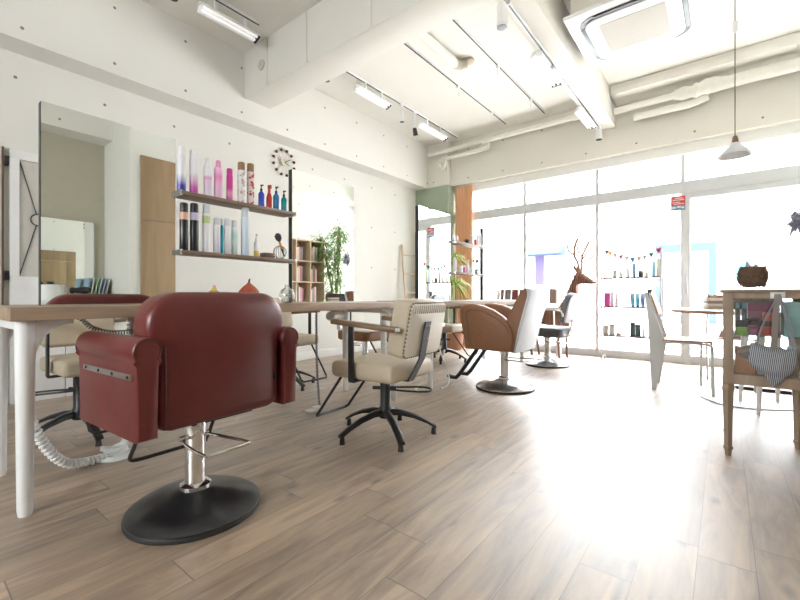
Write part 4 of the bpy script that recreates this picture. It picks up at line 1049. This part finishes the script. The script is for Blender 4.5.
vbox(.046,.125,.06,.20,.4255,.555,(.56,.24,.11),'orange box on the floor of the glass cabinet')
vbox(.135,.235,.08,.22,.4255,.56,(.66,.62,.58),'white box on the floor of the glass cabinet behind the bag')
for k, x in enumerate((.058,.085)):
    bottle(x, 2.70+.16, .6245, .165, .012, 'cap', pm('dark_glass_bottle',(.10,.12,.16)), ['left','right'][k]+' dark slim bottle with a bright turquoise cap in the glass cabinet', 'turquoise capped bottles', pm('turquoise_cap',(.05,.5,.6)))
t = empty('tape_roll', (.128,2.70+.11,.6725), 0, 'black ring-shaped roll standing in the glass cabinet', 'roll')
t.location = (.122,2.70+.15,.6725)
MB().tube([(.032*math.cos(2*PI*i/28), 0, .045+.032*math.sin(2*PI*i/28)) for i in range(28)], .012, 10, True).build('roll_ring', black_m, t)
t.location.z = .6255
bottle(.262, 2.70+.10, .4255, .15, .024, 'cap', pm('pale_gold',(.62,.55,.40)), 'pale gold bottle on the cabinet floor at the right', 'bottles on the cabinet floor')

# striped bag hung on the knob
bag = empty('striped_bag', (.20,2.655,.0), 0, 'grey and white striped cloth bag hanging from the cabinet knob', 'bag')
sm = stripe_mat('striped_cloth', (.10,.115,.14), (.50,.52,.56), 44)
def puff(outline, y0, depth, n=7):
    w = MB(); c = V((sum(p[0] for p in outline)/len(outline), sum(p[1] for p in outline)/len(outline)))
    front = []; back = []
    for i in range(n+1):
        t = i/n; q = math.sqrt(max(0, 1-t**2.6))
        if t == 0: front.append([w.bm.verts.new((c.x, y0-depth, c.y))]); back.append([w.bm.verts.new((c.x, y0, c.y))]); continue
        rf = [w.bm.verts.new((c.x+(p[0]-c.x)*t, y0-depth*q+.004*math.sin(30*p[0]+9*t), c.y+(p[1]-c.y)*t)) for p in outline]
        front.append(rf)
        back.append(rf if i == n else [w.bm.verts.new((c.x+(p[0]-c.x)*t, y0+.006*q, c.y+(p[1]-c.y)*t)) for p in outline])
    m = len(outline)
    for R_ in (front, back):
        for A, B_ in zip(R_, R_[1:]):
            for k in range(m):
                if len(A) == 1: w.bm.faces.new((A[0], B_[k], B_[(k+1)%m]))
                else: w.bm.faces.new((A[k], A[(k+1)%m], B_[(k+1)%m], B_[k]))
    return w
def out2(pts): return [(p.x, p.y) for p in smooth_path([(a,b,0) for a,b in pts],3,True)]
puff(out2([(-.098,.592),(-.03,.578),(.05,.572),(.072,.578),(.074,.520),(.062,.472),(.03,.432),(.0,.424),(-.055,.445),(-.095,.478),(-.112,.520)]), .022, .042).build('bag_body', sm, bag, 60)
puff(out2([(-.098,.585),(-.150,.545),(-.143,.530),(-.098,.505),(-.082,.53)]), .020, .018).build('bag_gusset', mat('dark_gusset_cloth',(.22,.20,.18),.9), bag, 60)  # gusset in a plain darker cloth
puff(out2([(-.05,.452),(-.018,.392),(-.004,.386),(.028,.435),(-.01,.452)]), .016, .014).build('bag_corner', sm, bag, 60)
def strap(pts, w_, m_):
    P = smooth_path(pts, 5); s = MB(); prev = None
    for p in P:
        cur = [s.bm.verts.new((p.x-w_/2,p.y,p.z)), s.bm.verts.new((p.x+w_/2,p.y,p.z)), s.bm.verts.new((p.x+w_/2,p.y+.003,p.z)), s.bm.verts.new((p.x-w_/2,p.y+.003,p.z))]
        if prev:
            for i in range(4): s.bm.faces.new((prev[i],prev[(i+1)%4],cur[(i+1)%4],cur[i]))
        prev = cur
    s.build('strap', m_, bag, 60)
st_m = mat('grey_strap',(.22,.24,.27),.9)
strap([(.005,.022,.832),(-.02,.012,.77),(-.06,.002,.66),(-.075,0,.575)], .008, st_m)
strap([(.003,.020,.834),(-.005,.004,.74),(-.010,-.006,.64),(-.014,-.008,.572)], .024, mat('taupe_strap',(.26,.23,.21),.9))
strap([(.007,.022,.832),(.028,.010,.74),(.05,.002,.64),(.062,0,.57)], .014, st_m)
# nest-like basket on the vitrine
o = empty('twig_basket', (.118,2.86,.8585), 0, 'round brown twig basket holding crumpled paper on top of the cabinet', 'basket')
w = MB()
for k in range(150):
    a = random.random()*2*PI; z0 = random.uniform(.018,.10); pts = []
    da = random.uniform(.3,.9)*random.choice((-1,1)); dz = random.uniform(-.05,.06)
    for i in range(5):
        t = i/4; zz = min(.128,max(.014,z0+dz*t)); rr = .044+.018*math.sin(PI*min(1,max(0,(zz-.005)/.13)))+random.uniform(-.003,.003)
        pts.append((rr*math.cos(a+da*t), rr*math.sin(a+da*t), zz))
    w.tube(pts, .0021, 5)
w.lathe([(.0,.014),(.040,.016),(.054,.04),(.060,.07),(.055,.105),(.052,.120),(.050,.110),(.053,.07),(.04,.03),(0,.022)], n=24)
w.build('basket_bowl', mat('brown_twig',(.16,.10,.065),.9,var=.25,scale=60,bump=.6), o)
for k in range(3):
    a = 2*PI*k/3+.4; MB().tube([(.030*math.cos(a),.030*math.sin(a),.02),(.036*math.cos(a),.042*math.sin(a),0)],[.003,.002],6).build('foot', steel, o)
o = empty('crumpled_paper', (.118,2.86,.905), 0, 'pale blue-grey crumpled paper strips sticking out of the twig basket', 'paper')
w = MB()
for k, (a, tl, L_) in enumerate(((.3,.9,.10),(2.6,.8,.09),(4.2,1.1,.10),(.05,.6,.12),(3.4,.5,.09),(1.3,1.0,.095))):
    w.blade((0,0,.0), (math.cos(a)*math.cos(tl), math.sin(a)*math.cos(tl), math.sin(tl)), L_+.01, .040, -.05, 5)
w.build('paper_strip', mat('blue_grey_paper',(.45,.52,.55),.8,var=.15,scale=25), o)

# cable on the floor behind the vitrine and a black mat
tag(MB().tube(smooth_path([(-.15,4.15,.006),(-.02,3.95,.006),(.12,3.92,.006),(.28,3.98,.006),(.45,4.10,.006)],6), .005, 6).build('floor_cable', mat('grey_cable',(.3,.32,.34),.5)), 'thin grey cable curving over the floor under the round table', 'cable')
o = empty('shoe_tray', (.30,4.85,0), 0, 'low black tray on the floor near the entrance door', 'tray')
MB().prism(rrect(-.22,.22,-.11,.11,.03,4),'z',0,.012).build('tray_base', black_m, o)
MB().tube([V((p[0],p[1],.018)) for p in rrect(-.22,.22,-.11,.11,.03,4)], .008, 6, True).build('tray_rim', black_m, o)
# hanging dried flowers at the right window edge
o = empty('hanging_dried_flowers', (.50,4.96,1.50), 0, 'bunch of purple-grey dried flowers hanging at the right edge', 'dried flowers')
w = MB()
for k in range(90):
    a = random.random()*2*PI; e = random.uniform(-1.3,.9)
    w.blade((.02*math.cos(a),.02*math.sin(a),random.uniform(-.08,.08)), (math.cos(a)*math.cos(e), math.sin(a)*math.cos(e), math.sin(e)), random.uniform(.05,.10), .026, .3, 4)
w.build('flower_heads', mat('purple_grey_petals',(.26,.24,.32),.9,var=.3,scale=15), o)
MB().cyl((0,0,.05),(0,0,ZC-1.50),.0015,n=5).build('hanging_thread', white_p, o)

# ================================================================== REFLECTED SIDE
o = empty('bookcase', (1.12,4.40,0), 0, 'pale pine bookcase of open cells reflected in the black-edged mirror', 'bookcase')
w = MB(); cw = .30; ch_ = .355
bw = 3*cw
for i in range(4): w.box(-.16,.16, -bw/2+i*cw-.009, -bw/2+i*cw+.009, 0, 5*ch_+.02)
for j in range(6): w.box(-.159,.159, -bw/2, bw/2, j*ch_, j*ch_+.018)
w.build('case_frame', pale_w, o)
MB().box(.160,.166,-bw/2,bw/2,0,5*ch_+.018).build('back_panel', pale_w, o)
bc = [(.55,.12,.12),(.7,.68,.64),(.25,.28,.30),(.62,.30,.28),(.74,.72,.70),(.35,.16,.20),(.60,.58,.52),(.2,.2,.22)]
bn = ['red','white','slate','salmon','ivory','wine','beige','charcoal']
rn = ['bottom','second','third','fourth','top']; cn = ['near','middle','window-side']
for j in range(1,5):
    for i in range(3):
        y = 4.42-bw/2+i*cw+.022; k = 0
        while k < 5:
            th = random.uniform(.022,.034); hh = random.uniform(.21,.30)*(1 if j < 4 else .9)
            ci = (i*3+j*5+k*(2 if i%2 else 1)) % 8
            b = MB().box(-.11,.09,0,th,0,hh,.001).build('book', pm('spine_%d'%ci, bc[ci], .6))
            b.location = (1.12, y-.02, j*ch_+.0185); k += 1; y += th+.002
            tag(b, '%s spined book, %s in the %s row, %s column of the pine bookcase'%(bn[ci], ['first','second','third','fourth','fifth'][k-1], rn[j], cn[i]), 'book', 'books in the pine bookcase')
# bamboo
w = MB(); st = []
for k in range(7):
    a = random.random()*2*PI; R0 = .05; tx, ty = .20*math.cos(a*1.7+k), -.12+.42*math.sin(a*1.7+k*2)
    hh = random.uniform(1.5,2.15)
    s_ = [(R0*math.cos(a),R0*math.sin(a),.25),(tx*.3,ty*.3,hh*.5),(tx*.75,ty*.75,hh*.85),(tx,ty,hh)]
    st.append(s_)
    P = smooth_path(s_, 10)
    for p in P[8:]:
        for q in range(9):
            b_ = random.random()*2*PI; e = random.uniform(-.5,.7)
            d_ = V((math.cos(b_)*math.cos(e), math.sin(b_)*math.cos(e), math.sin(e)))
            w.blade(p+d_*random.uniform(.02,.18), d_, random.uniform(.10,.17), .020, .5, 4)
potted('potted_bamboo', (.90,5.08,0), 'tall feathery bamboo in a pale pot reflected in the black-edged mirror', mat('pale_pot',(.6,.58,.54),.6), .15, .30, w, leaf_m, 'potted plant', stems=st)
# niche mirror and counter on the right wall
o = empty('niche_counter', (1.26,.75,0), 0, 'narrow white wall counter reflected in the first mirror', 'counter')
MB().box(-.24,.235,-1.05,1.05,.74,.775,.003).build('counter_top', white_g, o)
MB().box(-.22,.235,-1.04,-1.0,0,.739).box(-.22,.235,1.0,1.04,0,.739).build('counter_side', white_g, o)
o = empty('niche_mirror', (1.483,.95,.80), 0, 'wide wall mirror over the counter, reflected in the first mirror', 'mirror')
MB().box(-.004,.012,-.65,.65,0,.93).build('mirror_backing', black_m, o)
MB().box(-.009,-.0045,-.65,.65,0,.93).build('mirror_glass', mirror_m, o, 0)
MB().box(-.012,.012,.6505,.665,0,.93).box(-.012,.012,-.665,-.6505,0,.93).build('mirror_edge', mat('mirror_edge_grey',(.45,.47,.42),.4), o)
o = empty('white_canister', (1.22,1.14,.775), 0, 'big white round canister on the niche counter', 'canister')
MB().lathe([(.13,0),(.14,.01),(.14,.17),(.13,.18),(.0,.185)], n=32).build('canister_body', white_g, o)
MB().lathe([(.025,.18),(.035,.20),(.03,.215),(.0,.22)], n=16).build('lid_knob', black_m, o)
def dryer(loc, rz, label):
    o = empty('black_hair_dryer', loc, rz, label, 'hair dryer', 'black hair dryers on the niche counter')
    MB().tube([(-.07,0,.12),(-.04,0,.12),(0,0,.12),(.06,0,.12),(.10,0,.12)], [.030,.040,.042,.034,.030], 16).build('barrel', black_m, o)
    MB().tube([(-.01,0,.10),(-.02,0,.05),(-.03,0,.0)], [.018,.015,.020], 12).build('handle', black_m, o)
    MB().tube([(.10,0,.12),(.14,0,.12)], [.028,.034], 14).build('nozzle', black_r, o)
    return o
dq = dryer((1.08,.80,.775), .8, 'left black hair dryer on the niche counter')
dup(dq, (.99,1.38,.775), -.6, 'right black hair dryer beside the leaflets on the niche counter', 'black hair dryers on the niche counter')
for k in range(6):
    c = [(.25,.38,.5),(.6,.62,.6),(.35,.5,.3),(.5,.55,.6),(.3,.4,.55),(.6,.58,.5)][k]
    b = MB().box(-.10,.10,-.006,.006,0,.27,.001).build('leaflet', pm('leaflet_%d'%k, c, .5))
    b.location = (1.30, 1.46+k*.035, .7755+.0); b.rotation_euler = (math.radians(-8-k),0,0)
    b.location.z = .778
    tag(b, '%s leaflet, %s in the fan of leaflets on the niche counter'%(['blue','pale','green','grey-blue','deep blue','cream'][k], ['first','second','third','fourth','fifth','sixth'][k]), 'leaflet', 'leaflets on the niche counter')

# ================================================================== CEILING
def track(name_label, x, y0, y1, z=ZC, m=None):
    o = empty('lighting_track', (x,(y0+y1)/2,z), 0, name_label, 'track', 'ceiling lighting tracks')
    h = (y1-y0)/2
    MB().box(-.017,.017,-h,h,-.020,0).build('track_rail', plastic_w, o)
    MB().box(-.008,.008,-h+.01,h-.01,-.0215,-.0202).build('track_slot', black_m, o)
    return o
track('lighting track above the long wall carrying two tube lamps', -3.43, 2.95, 5.85)
track('middle lighting track on the ceiling beyond the crossing beam', -2.58, 2.95, 5.85)
track('lighting track nearest the window-ward beam', -2.00, 2.95, 5.85)
track('lighting track under the beam running to the window', -1.285, 2.95, 5.85, 3.065)
track('lighting track on the near side of the crossing beam', -3.50, -.2, 2.25)
def tube_lamp(x, y0, y1, ztop, zb, label, roll=-.35):
    o = empty('tube_lamp', (x,(y0+y1)/2,ztop), 0, label, 'lamp', 'white tube lamps on the tracks')
    L = (y1-y0)/2; dz = zb-ztop
    for s in (-1,1): MB().box(-.012,.012,s*L*.5-.012,s*L*.5+.012,dz+.05,0,.002).build('hanger', plastic_w, o)
    T = Matrix.Translation((0,0,dz)) @ Matrix.Rotation(roll,4,'Y')
    hs = MB().prism([(-.022,.055),(.022,.055),(.055,.0),(.048,-.004),(.0,.022),(-.048,-.004),(-.055,0)], 'y', -L, L).build('housing', plastic_w, o, 20, T)
    MB().cyl((-.020,-L+.02,.0),(-.020,L-.02,.0),.011,n=12).cyl((.020,-L+.02,.0),(.020,L-.02,.0),.011,n=12).build('tube', tubeE, hs)
    MB().box(-.045,.045,L-.022,L-.001,-.012,.012).build('tube_socket', black_m, hs)
    return o
tube_lamp(-3.43,3.50,4.10,ZC-.02,3.30,'tube lamp on the track above the long wall, nearer to the crossing beam')
tube_lamp(-3.43,4.80,5.50,ZC-.02,3.30,'tube lamp on the track above the long wall, nearer to the window')
tube_lamp(-1.30,3.55,4.15,3.043,2.92,'tube lamp under the beam, nearer to the crossing beam',.0)
tube_lamp(-1.30,4.95,5.55,3.043,2.95,'tube lamp under the beam, nearer to the window',.0)
tube_lamp(-3.52,1.68,2.24,ZC-.02,3.30,'tube lamp at the top left, in front of the crossing beam')
def spot(x, y, ztop, label, L=.15, rad=.035, drop=.05, tilt=0, dup_of=None, m=None):
    o = empty('spotlight', (x,y,ztop), 0, label, 'spotlight', 'spotlights on the tracks')
    MB().cyl((0,0,0),(0,0,-drop),.008,n=8).box(-.02,.02,-.03,.03,-.018,0,.003).build('stem', plastic_w, o)
    T = Matrix.Translation((0,0,-drop)) @ Matrix.Rotation(tilt,4,'X')
    hd = MB().lathe([(rad*.6,0),(rad*.8,-.012),(rad,-L),(rad*.88,-L),(rad*.7,-L+.03),(0,-L+.03)], n=24).build('head', m or plastic_w, o, 40, T)
    MB().lathe([(rad*.9,-L+.004),(rad*.9,-L-.003),(rad*.3,-L-.004),(0,-L-.004)], n=24).build('lens_ring', black_m, hd)
    return o
spot(-1.285,2.83,3.043,'large white spotlight hanging near the top centre of the photo',.17,.042,.06,.05)
spot(-1.285,5.82,3.043,'small white spotlight at the window end of the beam',.13,.042,.03)
spot(-3.50,1.46,ZC-.02,'white spotlight at the top left corner',.13,.036,.06)
spot(-3.43,4.36,ZC-.02,'white spotlight between the two tube lamps above the long wall',.15,.034,.08,.1)
spot(-3.43,4.66,ZC-.02,'black spotlight beside the farther tube lamp above the long wall',.10,.035,.22,.3,m=black_m)
spot(-3.43,3.02,ZC-.02,'black-lensed spotlight just behind the crossing beam',.13,.034,.10,.1)
for x, y, lb in ((-2.58,4.42,'nearer hook on the middle ceiling track'),(-2.58,5.35,'farther hook on the middle ceiling track'),(-2.0,4.30,'nearer hook on the track by the beam'),(-2.0,5.30,'farther hook on the track by the beam')):
    o = empty('track_hook', (x,y,ZC-.0215), 0, lb, 'hook', 'empty hooks on the ceiling tracks')
    MB().box(-.014,.014,-.022,.022,-.03,0,.003).build('adapter', plastic_w, o)
    MB().cyl((0,0,-.03),(0,0,-.115),.005,n=8).build('rod', plastic_w, o)
# air conditioner cassette
AX0, AX1, AY0, AY1, AZ = -1.05, -.13, 3.50, 4.42, 3.11
o = empty('ceiling_air_conditioner', ((AX0+AX1)/2,(AY0+AY1)/2,ZC), 0, 'square white ceiling air conditioner with a beige grille', 'air conditioner')
hx = (AX1-AX0)/2; zz = AZ-ZC
MB().box(-hx+.05,hx-.05,-hx+.05,hx-.05,zz+.03,-.001).build('unit_box', ceil_m, o)
MB().box(-hx,hx,-hx,hx,zz,zz+.03,.008,3).build('panel', plastic_w, o)
MB().prism(rrect(-hx+.085,hx-.085,-hx+.085,hx-.085,.13,8),'z',zz-.006,zz-.0005).build('slot_ring', black_m, o)
MB().prism(rrect(-hx+.125,hx-.125,-hx+.125,hx-.125,.10,8),'z',zz-.018,zz-.0045,.004).build('inner_panel', plastic_w, o)
for s in (-1,1):
    MB().box(-.25,.25,s*(hx-.104)-.016,s*(hx-.104)+.016,zz-.012,zz-.0045,.004).build('louver', black_m if s<0 else plastic_w, o)
for s in (-1,1):
    MB().box(s*(hx-.104)-.014,s*(hx-.104)+.014,-.25,.25,zz-.012,zz-.0045,.004).build('louver', mat('smoky_louver',(.07,.09,.10),.3), o)
w = MB().box(-.235,.235,-.235,.235,zz-.0205,zz-.0182)
gr = w.build('grille', mat('beige_filter_mesh',(.50,.48,.43),.8,var=.05,scale=120,bump=.2), o)
# pipes along the window wall
o = empty('ceiling_pipe', (0,0,0), 0, 'long white pipe running along the top of the window wall left of the beam', 'pipe')
MB().tube([(-3.98,5.80,3.25),(-1.50,5.80,3.25)], .034, 14).build('pipe_run', ceil_m, o)
MB().tube(smooth_path([(-1.60,5.80,3.25),(-1.47,5.80,3.25),(-1.44,5.80,3.20)],4), .046, 14).build('pipe_elbow', ceil_m, o)
for x in (-3.3,-2.4,-1.9): MB().cyl((x,5.80,3.284),(x,5.80,ZC),.006,n=6).build('pipe_hanger', ceil_m, o)
o = empty('ceiling_pipe', (0,0,0), 0, 'short white U-bent pipe below the long one near the green pillar', 'pipe')
MB().tube(smooth_path([(-2.95,5.80,3.205),(-2.87,5.80,3.19),(-2.86,5.80,3.14),(-2.95,5.80,3.12),(-3.4,5.80,3.12),(-3.68,5.80,3.12),(-3.76,5.80,3.07),(-3.72,5.80,2.99),(-3.66,5.80,2.99),(-3.63,5.80,3.08)],5), .028, 12).build('pipe_bend', ceil_m, o)
o = empty('ceiling_pipe', (0,0,0), 0, 'thick lagged white pipe right of the beam along the window wall', 'pipe')
MB().tube([(-1.10,5.80,3.19),(-.46,5.80,3.20)], .038, 14).tube([(-.46,5.80,3.20),(-.42,5.80,3.20)],[.055,.06],14).build('pipe_run', ceil_m, o)
MB().tube(smooth_path([(-.42,5.80,3.20),(-.25,5.79,3.19),(-.12,5.80,3.21),(.02,5.80,3.20),(.25,5.80,3.20),(1.18,5.80,3.20)],4), [.06,.075,.07,.06,.085,.07,.08,.09,.08,.085,.078,.072,.07,.066,.066,.066,.066,.066,.066,.066,.066], 14).build('lagging', mat('pipe_lagging',(.80,.78,.72),.9,var=.03,scale=14,bump=.5), o)
o = empty('ceiling_pipe', (0,0,0), 0, 'shorter capped white pipe below the lagged one', 'pipe')
MB().tube([(-.86,5.86,3.08),(-.30,5.86,3.08),(-.14,5.84,3.11)], .042, 14).build('pipe_run', ceil_m, o)
MB().cyl((-.885,5.86,3.08),(-.84,5.86,3.08),.050,n=14).build('pipe_cap', ceil_m, o)
o = empty('ceiling_pipe', (0,0,0), 0, 'white corrugated duct on the ceiling ending in a ragged hole', 'pipe')
w = MB(); P = [V((-2.32,2.74+i*.02,3.395)) for i in range(60)]
w.tube(P, [.045+.004*(i%2) if 28 < i else .045 for i in range(60)], 12).build('duct_run', ceil_m, o)
MB().tube(smooth_path([(-2.32,3.92,3.395),(-2.30,3.98,3.40),(-2.24,4.02,3.42)],4), .05, 12).ball((-2.22,4.03,3.43),.05,10,(1.4,1.2,.5)).build('duct_end', mat('foam_seal',(.55,.50,.40),.9,bump=.6,scale=60), o)
# smaller duct behind the AC, right
o = empty('ceiling_pipe', (0,0,0), 0, 'white boxed duct along the ceiling corner right of the beam', 'duct')
MB().box(-1.11,1.19,5.62,6.01,3.33,3.449,.004).build('duct_box', ceil_m, o)
# switch box and round plate on the crossing beam
tag(MB().cyl((-3.72,2.40,3.20),(-3.72,2.409,3.20),.052,n=28).build('beam_cover_plate', mat('grey_plate',(.55,.53,.47),.6)), 'round grey cover plate on the side of the crossing beam', 'cover plate')
o = empty('conduit', (0,0,0), 0, 'thin conduit lines crossing the face of the wide beam', 'conduit')
for x in (-3.0,-2.2,-3.62):
    MB().tube([(x,2.404,ZC-.001),(x,2.404,2.954),(x,2.404,2.954)], .005, 6).build('conduit_tube', ceil_m, o)
    MB().box(x-.014,x+.014,2.396,2.409,2.958,2.99,.002).build('clip', ceil_m, o)
# pendant
shade_m = mat('milky_shade_glass', (.78,.82,.86), .2, var=.02); shade_m.node_tree.nodes['Principled BSDF'].inputs['Alpha'].default_value = .93
o = empty('pendant_lamp', (.055,3.36,ZC), 0, 'clear glass cone pendant lamp hanging between the cabinet and the window', 'pendant lamp')
MB().lathe([(.04,-.03),(.045,-.005),(.045,0)], n=20).build('ceiling_rose', plastic_w, o)
z0 = 1.835-ZC
MB().cyl((0,0,-.03),(0,0,z0),.0028,n=6).build('cord', mat('brown_cord',(.14,.10,.07),.7), o)
MB().box(-.012,.012,-.012,.012,-.62,-.55,.003).box(-.014,.014,-.012,.012,-.95,-.88,.003).build('cord_adapter', plastic_w, o)
MB().lathe([(.008,z0+.01),(.014,z0),(.018,z0-.03),(.016,z0-.045)], n=16).build('socket', mat('aged_brass',(.25,.15,.09),.4,.8), o)
MB().lathe([(.020,z0-.035),(.030,z0-.05),(.055,z0-.075),(.090,z0-.112),(.092,z0-.118),(.087,z0-.113),(.052,z0-.079),(.026,z0-.054)], n=40).build('glass_shade', shade_m, o)
MB().ball((0,0,z0-.075),.016,14,(1,1,1.3)).build('bulb', mat('frosted_bulb',(.8,.8,.76),.3), o)

# ================================================================== OUTSIDE
struct('ground_outside', MB().box(-16,16,YW+.30,26,-.20,-.08), mat('pale_pavement',(.62,.62,.62),.8,var=.03,spec=0), 'bright pavement outside the shop window')
bpy.data.objects['ground_outside'].name = 'trim_8'
o = empty('building', (0,17,-.08), 0, 'pale building across the street, almost lost in the glare', 'building')
MB().box(-16,14,0,1.0,0,4.4).build('wall', mat('pale_facade',(.34,.34,.35),.8,var=.02,spec=0), o)
def om(name, c): return mat(name, c, .9, var=.02, spec=0)
for (x0,x1,z0,z1,c) in ((-8.15,-7.75,2.8,3.9,(.07,.21,.225)),(.30,.66,2.85,4.1,(.07,.21,.225)),(.28,.60,1.4,2.1,(.07,.21,.225)),(-6.2,-5.85,1.4,2.6,(.05,.042,.08)),(2.0,2.3,1.2,3.2,(.07,.21,.225))):
    MB().box(x0,x1,-.06,-.001,z0,z1).build('sign_strip', om('strip_%.1f_%.1f'%(x0,z0), c), o)
MB().prism([(0,0),(0,.35),(-.9,0)], 'x', -6.5, -5.0).build('awning', om('pale_blue_awning',(.038,.052,.09)), o).location = (0,0,2.6)
fr = MB()
fr.box(-1.9,-.2,-.08,-.001,2.45,2.72).box(-.40,-.2,-.08,-.001,0,2.45).box(-1.9,-1.7,-.08,-.001,0,2.45)
fr.build('door_surround', om('pale_blue_frame',(.038,.052,.09)), o)
w = MB(); 
for k in range(230):
    zc_ = random.uniform(.5,2.0); a = random.random()*2*PI; R0 = .10+.10*random.random()
    w.blade((R0*math.cos(a),R0*math.sin(a),zc_), (math.cos(a),math.sin(a),random.uniform(-.2,.8)), .12, .05, .5, 4)
potted('street_shrub', (-3.75,7.9,-.08), 'slender leafy shrub in a pot outside the leftmost window', mat('grey_pot',(.4,.4,.42),.7), .2, .35, w, mat('outdoor_leaf',(.12,.22,.17),.6,var=.2), 'shrub', stems=([(0,0,.3),(0.02,0,1.2),(0,0.02,1.95)],))
o = empty('street_stand', (-3.35,7.2,-.08), 0, 'thin metal display stand outside the leftmost window', 'stand')
w = MB()
for x in (-.22,.22):
    for y in (-.12,.12): w.cyl((x,y,0),(x,y,1.25),.010,n=6)
w.build('stand_post', mat('stand_grey',(.35,.33,.36),.5), o)
for z in (.30,.75,1.24): MB().box(-.23,.23,-.13,.13,z,z+.015).build('stand_shelf', mat('stand_grey',(.35,.33,.36),.5), o)
for k, (x, z, c) in enumerate(((-.15,1.256,(.5,.08,.06)),(-.12,.766,(.4,.1,.08)),(.1,1.256,(.2,.3,.2)))):
    bb = MB().lathe([(.03,0),(.045,.06),(.035,.12),(.02,.13)], n=14).build('flower_pot', pm('stand_pot_%d'%k,c,.6)); bb.location = (-3.35+x,7.2,z-.08)
    tag(bb, ['small red pot on top of the street stand','small red pot on the middle shelf of the street stand','small green pot on top of the street stand'][k], 'pot', 'pots on the street stand')

# ================================================================== LIGHT
sc = bpy.context.scene
wd = bpy.data.worlds.new('sky'); sc.world = wd; wd.use_nodes = True
bg = wd.node_tree.nodes['Background']; bg.inputs[0].default_value = (.93,.97,1.0,1); bg.inputs[1].default_value = 6.5
s = bpy.data.lights.new('sun', 'SUN'); s.energy = 9; s.angle = math.radians(4); s.color = (1,.98,.95)
so = bpy.data.objects.new('sun', s); C.objects.link(so); so.rotation_euler = V((.62,-.10,.78)).to_track_quat('Z','Y').to_euler()
pl = bpy.data.lights.new('window_daylight_portal', 'AREA'); pl.shape = 'RECTANGLE'; pl.size = 5.1; pl.size_y = 2.5
pl.cycles.is_portal = True
po = bpy.data.objects.new('window_daylight_portal', pl); C.objects.link(po); po.location = (-1.07,YW+.2,1.33); po.rotation_euler = (math.radians(-90),0,0)
p2 = bpy.data.lights.new('added_window_portal', 'AREA'); p2.shape = 'RECTANGLE'; p2.size = 1.8; p2.size_y = 1.1; p2.cycles.is_portal = True
p2o = bpy.data.objects.new('added_window_portal', p2); C.objects.link(p2o); p2o.location = (-1.3,YB-.16,1.65); p2o.rotation_euler = (math.radians(90),0,0)

# ================================================================== CAMERA
cam = bpy.data.cameras.new('camera'); co = bpy.data.objects.new('camera', cam); C.objects.link(co)
co.location = (0,0,.82)
yaw = math.atan(324/409)
co.rotation_euler = (math.radians(90),0,yaw)
cam.sensor_width = 36; cam.lens = 36*409/800; cam.shift_y = 3/800*-1*-1*(-1)
cam.clip_start = .02; cam.clip_end = 200
sc.camera = co
sc.view_settings.view_transform = 'Standard'; sc.view_settings.look = 'None'; sc.view_settings.gamma = 1
sc.view_settings.use_curve_mapping = False; sc.view_settings.exposure = 1.85
